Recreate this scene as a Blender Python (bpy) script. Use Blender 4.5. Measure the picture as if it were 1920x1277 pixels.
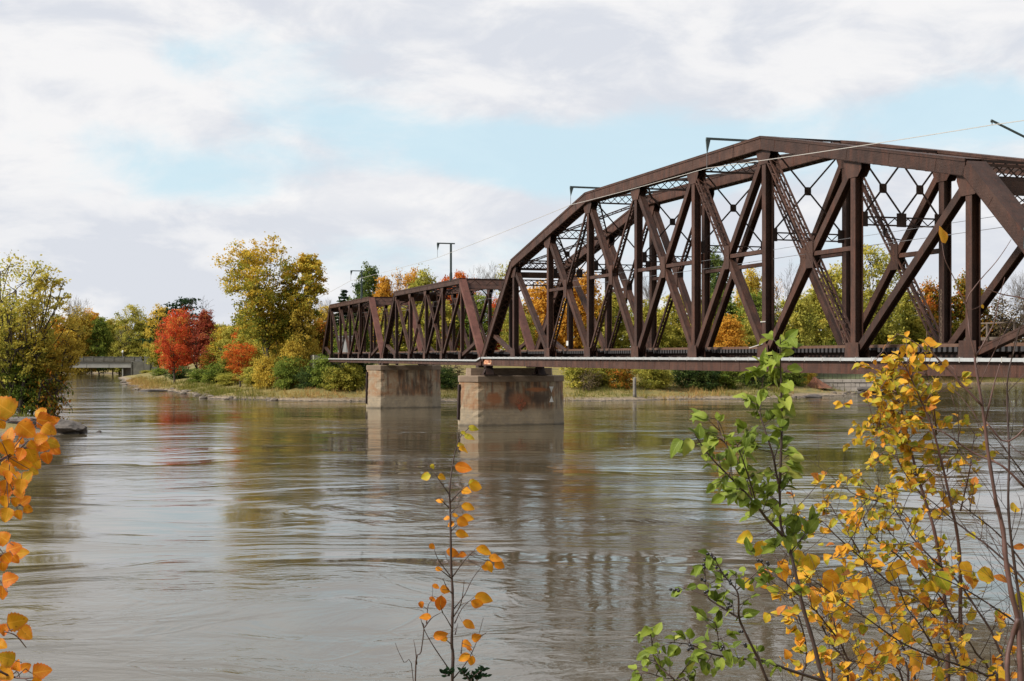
import bpy, math, random
import numpy as np
from mathutils import Vector, Matrix

# ------------------------------------------------------------------ clear
for o in list(bpy.data.objects):
    bpy.data.objects.remove(o)
S = bpy.context.scene
COL = S.collection
R = math.radians

# ------------------------------------------------------------------ camera
EYE = 6.9            # eye height above the river (m)
F = 2558.0           # focal length in pixels of the 1920 px wide photograph
cam_d = bpy.data.cameras.new("camera")
cam = bpy.data.objects.new("camera", cam_d)
COL.objects.link(cam)
cam.location = (0, 0, EYE)
cam.rotation_euler = (R(90), 0, 0)
cam_d.sensor_width = 36
cam_d.lens = 36 * F / 1920
cam_d.shift_y = 29.5 / 1920
cam_d.clip_start = 0.05
cam_d.clip_end = 20000
S.camera = cam

# ------------------------------------------------------------------ light
SUN_EL, SUN_AZ = R(38), math.atan2(-0.93, -0.37)      # sun to the left, a little behind the camera
sdir = Vector((math.cos(SUN_EL) * math.sin(SUN_AZ), math.cos(SUN_EL) * math.cos(SUN_AZ), math.sin(SUN_EL)))
sun_d = bpy.data.lights.new("sun", 'SUN')
sun_d.energy = 4.5
sun_d.angle = R(12)
sun_d.color = (1.0, 0.94, 0.85)
sun = bpy.data.objects.new("sun", sun_d)
COL.objects.link(sun)
sun.rotation_euler = (-sdir).to_track_quat('-Z', 'Y').to_euler()
S.view_settings.view_transform = 'Standard'
S.view_settings.look = 'None'
S.view_settings.exposure = 0.30
S.view_settings.gamma = 1.0
S.cycles.max_bounces = 7
S.cycles.transparent_max_bounces = 8
S.cycles.caustics_reflective = False
S.cycles.caustics_refractive = False


class NT:
    """small helper for node trees"""
    def __init__(s, tree):
        s.t = tree
        s.n = tree.nodes
        s.l = tree.links

    def new(s, typ, **kw):
        n = s.n.new(typ)
        for k, v in kw.items():
            if k in ('ins',):
                for i, val in v.items():
                    s.set(n.inputs[i], val)
            else:
                setattr(n, k, v)
        return n

    def set(s, sock, val):
        if isinstance(val, bpy.types.NodeSocket):
            s.l.new(val, sock)
        else:
            sock.default_value = val

    def math(s, op, a, b=0.0, c=0.0, clamp=False):
        n = s.n.new('ShaderNodeMath')
        n.operation = op
        n.use_clamp = clamp
        s.set(n.inputs[0], a)
        s.set(n.inputs[1], b)
        s.set(n.inputs[2], c)
        return n.outputs[0]

    def vmath(s, op, a, b=(0, 0, 0), scale=None):
        n = s.n.new('ShaderNodeVectorMath')
        n.operation = op
        s.set(n.inputs[0], a)
        s.set(n.inputs[1], b)
        if scale is not None:
            s.set(n.inputs[3], scale)
        return n.outputs['Value'] if op in ('LENGTH', 'DISTANCE', 'DOT_PRODUCT') else n.outputs[0]

    def noise(s, vec, scale, detail=4, rough=0.55, dist=0.0):
        n = s.n.new('ShaderNodeTexNoise')
        s.set(n.inputs['Vector'], vec)
        n.inputs['Scale'].default_value = scale
        n.inputs['Detail'].default_value = detail
        n.inputs['Roughness'].default_value = rough
        n.inputs['Distortion'].default_value = dist
        return n.outputs[0]

    def ramp(s, fac, stops, interp='LINEAR'):
        n = s.n.new('ShaderNodeValToRGB')
        cr = n.color_ramp
        cr.interpolation = interp
        while len(cr.elements) < len(stops):
            cr.elements.new(0.5)
        for e, (p, c) in zip(cr.elements, stops):
            e.position = p
            e.color = (*c, 1) if len(c) == 3 else c
        s.set(n.inputs[0], fac)
        return n.outputs[0]

    def mapr(s, v, a, b, c=0.0, d=1.0, smooth=True):
        n = s.n.new('ShaderNodeMapRange')
        n.interpolation_type = 'SMOOTHSTEP' if smooth else 'LINEAR'
        s.set(n.inputs[0], v)
        for i, q in enumerate((a, b, c, d)):
            s.set(n.inputs[i + 1], q)
        return n.outputs[0]

    def mix(s, fac, a, b, mode='MIX'):
        n = s.n.new('ShaderNodeMix')
        n.data_type = 'RGBA'
        n.blend_type = mode
        s.set(n.inputs['Factor'], fac)
        for i, q in ((6, a), (7, b)):
            if not isinstance(q, bpy.types.NodeSocket) and len(q) == 3:
                q = (*q, 1)
            s.set(n.inputs[i], q)
        return n.outputs[2]


# ------------------------------------------------------------------ sky
W = bpy.data.worlds.new("World")
S.world = W
W.use_nodes = True
nt = NT(W.node_tree)
nt.n.clear()
out = nt.new('ShaderNodeOutputWorld')
bg = nt.new('ShaderNodeBackground')
bg.inputs['Strength'].default_value = 0.1
nt.l.new(bg.outputs[0], out.inputs[0])
sky = nt.new('ShaderNodeTexSky', sky_type='NISHITA')
sky.sun_disc = False
sky.sun_elevation = SUN_EL
sky.sun_rotation = SUN_AZ
sky.air_density = 1.0
sky.dust_density = 0.6
sky.ozone_density = 1.2
dirv = nt.new('ShaderNodeTexCoord').outputs['Generated']
sep = nt.new('ShaderNodeSeparateXYZ')
nt.l.new(dirv, sep.inputs[0])
# clouds live in direction space; they flatten towards the horizon
comb = nt.new('ShaderNodeCombineXYZ')
nt.l.new(sep.outputs[0], comb.inputs[0])
nt.l.new(sep.outputs[1], comb.inputs[1])
nt.l.new(nt.math('MULTIPLY', sep.outputs[2], 2.3), comb.inputs[2])
cv = comb.outputs[0]
n1 = nt.noise(cv, 7.0, 11, 0.60, 0.25)
n2 = nt.noise(cv, 2.4, 3, 0.5, 0.1)
n3 = nt.noise(nt.vmath('ADD', cv, (3.1, 0.4, 0.9)), 10.0, 10, 0.60, 0.35)


def pdir(px, py):
    return Vector(((px - 960) / F, 1, (668 - py) / F)).normalized()


def blob(px, py, rx, ry, amp):
    """soft opening (amp > 0) or bank (amp < 0) of the cloud deck round one direction"""
    c = pdir(px, py)
    d = nt.vmath('SUBTRACT', dirv, tuple(c))
    d = nt.vmath('MULTIPLY', d, (F / rx, F / rx, F / ry))
    r = nt.vmath('LENGTH', d)
    return nt.math('MULTIPLY', nt.mapr(r, 1.0, 0.0), amp)


cov = nt.math('MULTIPLY_ADD', n1, 0.75, nt.math('MULTIPLY', n2, 0.35))
for b in ((1250, 300, 560, 120, 0.30), (820, 270, 330, 90, 0.24), (350, 330, 330, 90, 0.22),
          (1800, 230, 360, 130, 0.28), (620, 215, 230, 60, 0.15), (1560, 190, 300, 70, 0.12), (1000, 250, 260, 60, 0.10), (350, 110, 110, 60, 0.14), (1250, 470, 700, 90, 0.10), (170, 250, 240, 70, 0.08),
          (820, 395, 420, 70, -0.20), (200, 160, 300, 100, -0.14), (1300, 90, 900, 130, -0.14), (150, 480, 500, 150, -0.16)):
    cov = nt.math('SUBTRACT', cov, blob(*b))
cmask = nt.mapr(cov, 0.31, 0.55)
cshade = nt.mapr(nt.math('ADD', nt.math('MULTIPLY', n3, 0.75), nt.math('MULTIPLY', n2, 0.40)), 0.47, 0.68)
cshade = nt.math('ADD', cshade, nt.math('ADD', blob(150, 470, 700, 150, -0.34), nt.math('ADD', blob(1150, 110, 700, 130, -0.14), blob(700, 370, 330, 60, 0.5))), clamp=True)
cloud = nt.mix(cshade, (5.9, 6.05, 6.55), (7.7, 7.55, 7.55))
blue = nt.mix(0.80, sky.outputs[0], (5.3, 7.1, 7.9))
veil = nt.math('MULTIPLY_ADD', cmask, 0.80, 0.14)
# unseen sky behind and right of the camera, dimmed to darken steel facing it
lit = nt.vmath('DOT_PRODUCT', dirv, tuple(Vector((-0.45, 0.85, 0.15)).normalized()))
lit = nt.mapr(lit, -0.75, 0.55, 0.62, 1.0)
gl = nt.new('ShaderNodeCombineXYZ')
for i in range(3): nt.l.new(lit, gl.inputs[i])
nt.l.new(nt.mix(1.0, nt.mix(veil, blue, cloud), gl.outputs[0], 'MULTIPLY'), bg.inputs['Color'])


# ------------------------------------------------------------------ helpers
def at(px, py, Y):
    """the point of the place seen at pixel (px, py) of the photograph and Y metres ahead"""
    return Vector(((px - 960) / F * Y, Y, EYE - (py - 668) / F * Y))


def tag(o, label=None, cat=None, group=None, kind=None):
    if label: o['label'] = label
    if cat: o['category'] = cat
    if group: o['group'] = group
    if kind: o['kind'] = kind
    return o


def empty(name, loc=(0, 0, 0), rz=0.0, parent=None):
    o = bpy.data.objects.new(name, None)
    o.empty_display_size = 0.5
    o.location = loc
    o.rotation_euler = (0, 0, rz)
    COL.objects.link(o)
    if parent: o.parent = parent
    return o


def link(name, me, mat=None, parent=None, loc=None):
    o = bpy.data.objects.new(name, me)
    COL.objects.link(o)
    if mat is not None:
        if len(me.materials) == 0:
            me.materials.append(mat)
        else:
            o.material_slots[0].link = 'OBJECT'
            o.material_slots[0].material = mat
    if parent: o.parent = parent
    if loc is not None: o.location = loc
    return o


class MB:
    """collects shapes into one mesh"""
    def __init__(s):
        s.v = []
        s.f = []

    def poly(s, pts, faces):
        b = len(s.v)
        s.v.extend([tuple(p) for p in pts])
        s.f.extend([tuple(i + b for i in f) for f in faces])

    def box(s, x0, x1, y0, y1, z0, z1):
        s.poly([(x0, y0, z0), (x1, y0, z0), (x1, y1, z0), (x0, y1, z0), (x0, y0, z1), (x1, y0, z1), (x1, y1, z1), (x0, y1, z1)],
               [(0, 3, 2, 1), (4, 5, 6, 7), (0, 1, 5, 4), (1, 2, 6, 5), (2, 3, 7, 6), (3, 0, 4, 7)])

    def bar(s, A, B, w, h, side=(0, 1, 0)):
        """rectangular bar from A to B; w across (perpendicular to side), h along side"""
        A, B, sd = Vector(A), Vector(B), Vector(side)
        t = (B - A)
        if t.length < 1e-6: return
        t.normalize()
        p = t.cross(sd)
        if p.length < 1e-4:
            sd = Vector((1, 0, 0)); p = t.cross(sd)
        p.normalize()
        q = p.cross(t).normalized()
        pts = []
        for c in (A, B):
            for a, b in ((-1, -1), (1, -1), (1, 1), (-1, 1)):
                pts.append(c + p * (a * w / 2) + q * (b * h / 2))
        s.poly(pts, [(0, 3, 2, 1), (4, 5, 6, 7), (0, 1, 5, 4), (1, 2, 6, 5), (2, 3, 7, 6), (3, 0, 4, 7)])

    def prism(s, outline, y0, y1):
        """outline: list of (x, z) extruded along y"""
        n = len(outline)
        pts = [(x, y0, z) for x, z in outline] + [(x, y1, z) for x, z in outline]
        s.poly(pts, [tuple(range(n)), tuple(range(2 * n - 1, n - 1, -1))] +
               [(i, i + n, (i + 1) % n + n, (i + 1) % n) for i in range(n)])

    def prism_z(s, outline0, z0, outline1, z1):
        n = len(outline0)
        pts = [(x, y, z0) for x, y in outline0] + [(x, y, z1) for x, y in outline1]
        s.poly(pts, [tuple(range(n - 1, -1, -1)), tuple(range(n, 2 * n))] +
               [(i, (i + 1) % n, (i + 1) % n + n, i + n) for i in range(n)])

    def tube(s, pts, radii, sides=6, cap=True):
        pts = [Vector(p) for p in pts]
        n = len(pts)
        if isinstance(radii, (int, float)): radii = [radii] * n
        b = len(s.v)
        ref = None
        for i, p in enumerate(pts):
            t = (pts[min(i + 1, n - 1)] - pts[max(i - 1, 0)])
            if t.length < 1e-9: t = Vector((0, 0, 1))
            t.normalize()
            if ref is None:
                ref = t.orthogonal().normalized()
            else:
                ref = (ref - t * ref.dot(t))
                ref = ref.normalized() if ref.length > 1e-6 else t.orthogonal().normalized()
            q = t.cross(ref)
            for k in range(sides):
                a = 2 * math.pi * k / sides
                s.v.append(tuple(p + (ref * math.cos(a) + q * math.sin(a)) * radii[i]))
        for i in range(n - 1):
            for k in range(sides):
                k2 = (k + 1) % sides
                s.f.append((b + i * sides + k, b + i * sides + k2, b + (i + 1) * sides + k2, b + (i + 1) * sides + k))
        if cap:
            s.f.append(tuple(b + k for k in range(sides - 1, -1, -1)))
            s.f.append(tuple(b + (n - 1) * sides + k for k in range(sides)))

    def mesh(s, name, smooth=False):
        me = bpy.data.meshes.new(name)
        me.from_pydata(s.v, [], s.f)
        me.update()
        if smooth:
            me.polygons.foreach_set('use_smooth', [True] * len(me.polygons))
        return me

    def build(s, name, mat, parent=None, loc=None, smooth=False):
        return link(name, s.mesh(name, smooth), mat, parent, loc)


def quads_mesh(name, V, attrs=None, smooth=False):
    """V: (n,4,3) array of quads -> mesh; attrs: name -> (n*4,) float arrays"""
    n = len(V)
    me = bpy.data.meshes.new(name)
    me.vertices.add(n * 4)
    me.vertices.foreach_set('co', V.reshape(-1).astype(np.float32))
    me.loops.add(n * 4)
    me.loops.foreach_set('vertex_index', np.arange(n * 4, dtype=np.int32))
    me.polygons.add(n)
    me.polygons.foreach_set('loop_start', np.arange(0, n * 4, 4, dtype=np.int32))
    me.polygons.foreach_set('loop_total', np.full(n, 4, dtype=np.int32))
    for k, a in (attrs or {}).items():
        at_ = me.attributes.new(k, 'FLOAT', 'POINT')
        at_.data.foreach_set('value', a.astype(np.float32))
    me.update()
    me.validate()
    return me


# ------------------------------------------------------------------ materials
def mat_new(name):
    m = bpy.data.materials.new(name)
    m.use_nodes = True
    t = NT(m.node_tree)
    t.n.clear()
    o = t.new('ShaderNodeOutputMaterial')
    return m, t, o


def principled(t, o, **kw):
    p = t.new('ShaderNodeBsdfPrincipled')
    for k, v in kw.items():
        t.set(p.inputs[k.replace('_', ' ')], v if isinstance(v, bpy.types.NodeSocket) or not isinstance(v, tuple) or len(v) == 4 else (*v, 1))
    t.l.new(p.outputs[0], o.inputs[0])
    return p


def simple_mat(name, col, rough=0.6, var=0.25, scale=3.0, metal=0.0, bump=0.0, bscale=20.0):
    m, t, o = mat_new(name)
    oc = t.new('ShaderNodeTexCoord').outputs['Object']
    n = t.noise(oc, scale, 6, 0.6)
    c = t.ramp(n, [(0.25, tuple(x * (1 - var) for x in col)), (0.75, tuple(min(1, x * (1 + var)) for x in col))])
    p = principled(t, o, Base_Color=c, Roughness=rough, Metallic=metal)
    if bump:
        b = t.new('ShaderNodeBump')
        b.inputs['Strength'].default_value = bump
        b.inputs['Distance'].default_value = 0.02
        t.l.new(t.noise(oc, bscale, 5, 0.6), b.inputs['Height'])
        t.l.new(b.outputs[0], p.inputs['Normal'])
    return m


def steel_mat(name, dark, mid, light, rust, rust_amt):
    m, t, o = mat_new(name)
    oc = t.new('ShaderNodeTexCoord').outputs['Object']
    n = t.noise(oc, 0.9, 8, 0.65)
    c = t.ramp(n, [(0.30, dark), (0.52, mid), (0.74, light)])
    st = t.noise(t.vmath('MULTIPLY', oc, (3.0, 3.0, 0.5)), 1.0, 6, 0.65)
    c = t.mix(t.math('MULTIPLY', t.mapr(st, 0.47, 0.68), rust_amt), c, rust)
    fine = t.noise(oc, 14.0, 3, 0.7)
    rnd = t.new('ShaderNodeObjectInfo').outputs['Random']
    c = t.mix(1.0, c, t.ramp(rnd, [(0.0, (0.80, 0.80, 0.82)), (1.0, (1.22, 1.18, 1.15))]), 'MULTIPLY')
    c = t.mix(0.55, c, t.ramp(fine, [(0.3, (0.45, 0.45, 0.45)), (0.7, (1.25, 1.25, 1.25))]), 'MULTIPLY')
    # rows of rivet heads
    vo = t.new('ShaderNodeTexVoronoi')
    vo.inputs['Scale'].default_value = 6.5
    vo.inputs['Randomness'].default_value = 0.0
    t.l.new(oc, vo.inputs['Vector'])
    riv = t.mapr(vo.outputs['Distance'], 0.22, 0.10)
    p = principled(t, o, Base_Color=c, Roughness=0.62)
    p.inputs['Specular IOR Level'].default_value = 0.35
    b = t.new('ShaderNodeBump')
    b.inputs['Strength'].default_value = 0.5
    b.inputs['Distance'].default_value = 0.02
    t.l.new(t.math('ADD', riv, t.math('MULTIPLY', fine, 0.5)), b.inputs['Height'])
    t.l.new(b.outputs[0], p.inputs['Normal'])
    return m


M = {}
M['steel'] = steel_mat('weathered_steel', (0.029, 0.0140, 0.0100), (0.055, 0.0275, 0.0195), (0.088, 0.047, 0.034), (0.092, 0.036, 0.022), 0.7)
M['rust'] = steel_mat('rust_red_steel', (0.085, 0.033, 0.025), (0.125, 0.050, 0.038), (0.165, 0.074, 0.056), (0.07, 0.032, 0.022), 0.6)
M['dark_steel'] = steel_mat('dark_steel', (0.018, 0.010, 0.0085), (0.032, 0.017, 0.0135), (0.050, 0.027, 0.021), (0.06, 0.024, 0.017), 0.5)
M['rail'] = simple_mat('rail_steel', (0.115, 0.062, 0.040), 0.5, 0.3, 4.0)
M['tie'] = simple_mat('creosoted_timber', (0.038, 0.036, 0.038), 0.85, 0.4, 5.0, bump=0.4)
M['galv'] = simple_mat('galvanised_duct', (0.36, 0.375, 0.38), 0.45, 0.25, 2.0, metal=0.0)
M['pole'] = simple_mat('pole_grey_green', (0.06, 0.085, 0.085), 0.5, 0.2, 2.0)
M['wire'] = simple_mat('wire', (0.16, 0.16, 0.17), 0.5, 0.1)
M['wire_light'] = simple_mat('bright_wire', (0.42, 0.40, 0.37), 0.5, 0.1)
M['white'] = simple_mat('white_paint', (0.78, 0.78, 0.76), 0.5, 0.06)
M['timber'] = simple_mat('weathered_timber', (0.13, 0.10, 0.08), 0.8, 0.35, 6.0, bump=0.4)
M['bark'] = simple_mat('bark', (0.065, 0.050, 0.040), 0.9, 0.45, 3.0, bump=0.6, bscale=9.0)
M['bark_grey'] = simple_mat('grey_bark', (0.17, 0.155, 0.14), 0.9, 0.35, 3.0)
M['twig'] = simple_mat('red_brown_twig', (0.10, 0.050, 0.042), 0.6, 0.4, 25.0)
M['twig_dark'] = simple_mat('dark_twig', (0.052, 0.030, 0.026), 0.6, 0.4, 25.0)
M['twig_grey'] = simple_mat('grey_twig', (0.20, 0.165, 0.14), 0.7, 0.35, 25.0)
M['berry'] = simple_mat('black_berry', (0.010, 0.009, 0.014), 0.25, 0.1)


def concrete_mat(name, base, stains=True, marks=()):
    m, t, o = mat_new(name)
    oc = t.new('ShaderNodeTexCoord').outputs['Object']
    n = t.noise(oc, 0.8, 9, 0.65)
    c = t.ramp(n, [(0.28, tuple(x * 0.72 for x in base)), (0.55, base), (0.78, tuple(x * 1.18 for x in base))])
    sp = t.new('ShaderNodeSeparateXYZ')
    t.l.new(oc, sp.inputs[0])
    if stains:
        # board-marked pour lines, rust runs from above, pale scoured band near the water
        colr = t.new('ShaderNodeCombineXYZ')
        t.l.new(sp.outputs[1], colr.inputs[1])
        t.l.new(t.math('MULTIPLY', sp.outputs[2], 0.16), colr.inputs[2])
        t.l.new(t.math('MULTIPLY', sp.outputs[0], 0.7), colr.inputs[0])
        run = t.noise(colr.outputs[0], 1.1, 7, 0.62, 0.3)
        hz = t.mapr(sp.outputs[2], -5.6, -4.9)                    # runs stop at the flood line
        blot = t.noise(oc, 0.55, 5, 0.6, 0.5)
        c = t.mix(t.math('MULTIPLY', t.math('MULTIPLY', t.mapr(blot, 0.38, 0.62), hz), 0.80), c, (0.31, 0.150, 0.066))
        c = t.mix(t.math('MULTIPLY', t.math('MULTIPLY', t.mapr(run, 0.48, 0.60), hz), 0.80), c, (0.085, 0.060, 0.045))
        run2 = t.noise(colr.outputs[0], 2.6, 6, 0.62, 0.2)
        c = t.mix(t.math('MULTIPLY', t.math('MULTIPLY', t.mapr(run2, 0.52, 0.66), hz), 0.65), c, (0.30, 0.13, 0.06))
        face = t.mapr(sp.outputs[1], -1.45, -1.15, 0.25, 1.0)
        for (cy, cz, ry, rz, colr_, amt) in marks:             # single old stains on the downstream face
            ey = t.math('DIVIDE', t.math('SUBTRACT', sp.outputs[1], cy), ry)
            ez = t.math('DIVIDE', t.math('SUBTRACT', sp.outputs[2], cz), rz)
            rr_ = t.math('SQRT', t.math('ADD', t.math('MULTIPLY', ey, ey), t.math('MULTIPLY', ez, ez)))
            rr_ = t.math('ADD', rr_, t.math('MULTIPLY_ADD', n, 1.6, -0.8))
            c = t.mix(t.math('MULTIPLY', t.math('MULTIPLY', t.mapr(rr_, 1.05, 0.45), amt), face), c, colr_)
        wet = t.mapr(t.math('ADD', sp.outputs[2], t.math('MULTIPLY', n, 0.3)), -6.45, -6.75)
        c = t.mix(t.math('MULTIPLY', wet, 0.75), c, (0.075, 0.065, 0.048))
        low = t.math('MULTIPLY', t.mapr(sp.outputs[2], -5.1, -5.6), t.mapr(t.noise(oc, 3.5, 6, 0.7), 0.40, 0.7))
        c = t.mix(t.math('MULTIPLY', low, 0.45), c, (0.20, 0.185, 0.165))
    brd = t.math('FRACT', t.math('MULTIPLY', sp.outputs[2], 3.2))
    line = t.mapr(brd, 0.10, 0.0)
    c = t.mix(t.math('MULTIPLY', line, 0.30), c, tuple(x * 0.5 for x in base))
    p = principled(t, o, Base_Color=c, Roughness=0.88)
    b = t.new('ShaderNodeBump')
    b.inputs['Strength'].default_value = 0.6
    b.inputs['Distance'].default_value = 0.03
    t.l.new(t.math('SUBTRACT', t.noise(oc, 7.0, 8, 0.7), t.math('MULTIPLY', line, 0.5)), b.inputs['Height'])
    t.l.new(b.outputs[0], p.inputs['Normal'])
    return m


M['concrete'] = concrete_mat('stained_concrete', (0.39, 0.315, 0.22))
M['concrete_near'] = concrete_mat('rust_stained_concrete', (0.37, 0.295, 0.20), True, ((1.9, -3.9, 0.55, 1.5, (0.07, 0.052, 0.040), 0.9), (0.4, -4.2, 1.0, 0.8, (0.33, 0.13, 0.055), 0.85), (5.2, -4.2, 1.3, 0.75, (0.085, 0.058, 0.042), 0.85), (4.8, -3.35, 1.7, 0.28, (0.36, 0.14, 0.055), 0.9), (3.0, -4.3, 1.3, 1.0, (0.28, 0.115, 0.055), 0.7), (2.8, -5.0, 3.6, 0.35, (0.17, 0.10, 0.06), 0.5)))
M['concrete_plain'] = concrete_mat('plain_concrete', (0.33, 0.31, 0.28), stains=False)
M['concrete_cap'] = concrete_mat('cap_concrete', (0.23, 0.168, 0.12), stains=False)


def leaf_mat(name, stops, trans=0.44, var=0.0):
    """far foliage: colour by the per-leaf 'tone'; tint by the object's own colour"""
    m, t, o = mat_new(name)
    a = t.new('ShaderNodeAttribute', attribute_name='tone')
    c = t.ramp(a.outputs['Fac'], stops)
    d = t.new('ShaderNodeBsdfDiffuse')
    tr = t.new('ShaderNodeBsdfTranslucent')
    t.l.new(c, d.inputs[0])
    t.l.new(c, tr.inputs[0])
    mx = t.new('ShaderNodeMixShader')
    mx.inputs[0].default_value = trans
    t.l.new(d.outputs[0], mx.inputs[1])
    t.l.new(tr.outputs[0], mx.inputs[2])
    t.l.new(mx.outputs[0], o.inputs[0])
    return m


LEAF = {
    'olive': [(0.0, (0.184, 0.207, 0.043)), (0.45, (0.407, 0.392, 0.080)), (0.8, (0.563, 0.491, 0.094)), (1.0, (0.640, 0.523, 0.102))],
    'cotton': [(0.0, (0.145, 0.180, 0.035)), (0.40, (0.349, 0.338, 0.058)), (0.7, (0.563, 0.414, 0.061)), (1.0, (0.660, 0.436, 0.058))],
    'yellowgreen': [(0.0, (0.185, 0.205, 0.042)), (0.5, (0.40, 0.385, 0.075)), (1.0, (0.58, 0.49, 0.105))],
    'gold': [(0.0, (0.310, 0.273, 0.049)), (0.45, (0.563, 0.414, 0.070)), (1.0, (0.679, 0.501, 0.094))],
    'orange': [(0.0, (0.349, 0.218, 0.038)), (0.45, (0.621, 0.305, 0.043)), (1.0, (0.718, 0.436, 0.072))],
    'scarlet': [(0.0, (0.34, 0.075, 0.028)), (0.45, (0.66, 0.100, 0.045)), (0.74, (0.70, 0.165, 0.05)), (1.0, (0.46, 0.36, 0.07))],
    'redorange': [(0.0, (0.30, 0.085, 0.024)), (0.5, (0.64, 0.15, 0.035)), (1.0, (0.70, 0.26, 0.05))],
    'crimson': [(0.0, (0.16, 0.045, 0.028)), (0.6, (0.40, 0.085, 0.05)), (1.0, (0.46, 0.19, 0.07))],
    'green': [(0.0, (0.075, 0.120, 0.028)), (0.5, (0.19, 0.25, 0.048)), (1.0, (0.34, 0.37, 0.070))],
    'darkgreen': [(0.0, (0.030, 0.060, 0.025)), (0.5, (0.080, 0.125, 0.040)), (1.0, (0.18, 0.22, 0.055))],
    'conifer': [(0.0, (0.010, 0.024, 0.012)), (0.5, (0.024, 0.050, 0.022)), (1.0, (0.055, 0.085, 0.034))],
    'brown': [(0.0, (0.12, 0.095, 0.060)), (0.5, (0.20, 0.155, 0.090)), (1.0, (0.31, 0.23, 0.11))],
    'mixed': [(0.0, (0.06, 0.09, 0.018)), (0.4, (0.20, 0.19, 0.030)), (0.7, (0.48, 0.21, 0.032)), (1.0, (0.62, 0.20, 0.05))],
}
LM = {k: leaf_mat('foliage_' + k, v) for k, v in LEAF.items()}
# ------------------------------------------------------------------ river and ground
RIVER = np.array([(-36, 121.5), (-39.5, 120), (-46, 112), (-50, 95), (-46, 62), (-31, 36), (-16, 23), (0, 19), (13, 24), (20, 40), (21.8, 46), (22.8, 52), (25.5, 58), (31, 63), (44, 80),
                  (90, 112), (200, 150), (600, 210), (900, 260), (900, 460), (600, 400), (260, 350), (150, 346), (108, 337), (92, 322),
                  (80, 290), (71, 262), (64, 252), (58, 240), (54, 238), (48, 229), (46, 223), (36, 221), (25.5, 216.5), (7.8, 210),
                  (-11, 207.6), (-30, 210), (-37, 213), (-43, 217), (-50, 224), (-55, 240), (-63, 258), (-68, 271), (-75, 276),
                  (-80, 287), (-82, 306), (-90, 320), (-105, 370), (-128, 440), (-136, 500), (-150, 545), (-190, 560), (-205, 540), (-178, 480), (-126, 350),
                  (-92, 240), (-66, 172), (-55, 150), (-46, 134), (-39, 125.5)], float)


def river_sd(x, y):
    """signed distance to the river's edge, positive on land"""
    P = RIVER
    Q = np.roll(P, -1, axis=0)
    best = np.full(x.shape, 1e9)
    inside = np.zeros(x.shape, bool)
    for (ax, ay), (bx, by) in zip(P, Q):
        dx, dy = bx - ax, by - ay
        tt = np.clip(((x - ax) * dx + (y - ay) * dy) / (dx * dx + dy * dy), 0, 1)
        best = np.minimum(best, np.hypot(x - ax - tt * dx, y - ay - tt * dy))
        if ay != by:
            c = ((ay > y) != (by > y)) & (x < dx * (y - ay) / dy + ax)
            inside ^= c
    return np.where(inside, -best, best)


def ground_z(x, y):
    x = np.asarray(x, float); y = np.asarray(y, float)
    wob = 0.8 * np.sin(x * 0.37 + 1.3 * np.sin(y * 0.21)) + 0.6 * np.sin(y * 0.53 + x * 0.11)
    d = river_sd(x, y) + np.where(y > 60, wob, wob * 0.3)
    far = np.interp(d, [-30, -4, 0, 1.5, 5, 9, 16, 28, 60, 200, 2000], [-4, -1.2, 0.0, 0.28, 0.75, 1.4, 2.6, 4.6, 5.6, 6.0, 6.5])
    near = np.interp(d, [-30, -4, 0, 5, 10, 17, 40, 2000], [-4, -1.5, 0.0, 1.3, 2.8, 5.1, 5.4, 6.0])
    left = np.interp(d, [-30, -4, 0, 1.0, 4, 10, 40, 2000], [-4, -1.2, 0.0, 0.30, 0.75, 1.9, 4.0, 6.0])
    w = np.clip((y - 50) / 30, 0, 1)
    h = near * (1 - w) + far * w
    wl = np.clip((-20 - x) / 10, 0, 1) * np.clip((y - 70) / 20, 0, 1) * np.clip((190 - y) / 30, 0, 1)
    h = h * (1 - wl) + left * wl
    bank = 5.0 - 1.6 * np.maximum(0, np.hypot((x - 28.0) * 0.9, y - 53.5) - 2.6)     # embankment carrying the near end of the bridge
    h = np.maximum(h, np.where(bank > -1.5, bank, -9))
    return h + np.where(d > 0.3, 0.10 * np.sin(x * 1.9 + y * 0.7) * np.sin(y * 1.3) * np.clip(d / 4, 0, 1), 0)


def gz(x, y):
    return float(ground_z(np.array([x]), np.array([y]))[0])


def grid_axis(segs):
    r = []
    for a, b, st in segs:
        r += list(np.arange(a, b - 1e-6, st))
    r.append(segs[-1][1])
    return np.array(r)


gx = grid_axis([(-9000, -1500, 1500), (-1500, -400, 220), (-400, -210, 19), (-210, -100, 5), (-100, 70, 1.7), (70, 170, 4), (170, 420, 25), (420, 1500, 180), (1500, 9000, 1500)])
gy = grid_axis([(-400, -40, 60), (-40, 40, 4), (40, 70, 1.5), (70, 100, 5), (100, 140, 1.6), (140, 200, 4), (200, 275, 1.5), (275, 360, 4), (360, 620, 10), (620, 1500, 110), (1500, 12000, 1500)])
GX, GY = np.meshgrid(gx, gy)
GZ = ground_z(GX.ravel(), GY.ravel())
nxg, nyg = len(gx), len(gy)
me = bpy.data.meshes.new('ground')
idx = np.arange(nxg * nyg).reshape(nyg, nxg)
fc = np.stack([idx[:-1, :-1], idx[:-1, 1:], idx[1:, 1:], idx[1:, :-1]], -1).reshape(-1, 4)
me.from_pydata(np.stack([GX.ravel(), GY.ravel(), GZ], -1).tolist(), [], fc.tolist())
me.polygons.foreach_set('use_smooth', [True] * len(me.polygons))
m, t, o = mat_new('bank_soil_and_grass')
oc = t.new('ShaderNodeTexCoord').outputs['Object']
sp = t.new('ShaderNodeSeparateXYZ')
t.l.new(oc, sp.inputs[0])
n = t.noise(oc, 0.35, 8, 0.65)
n2_ = t.noise(oc, 2.2, 6, 0.7)
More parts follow.
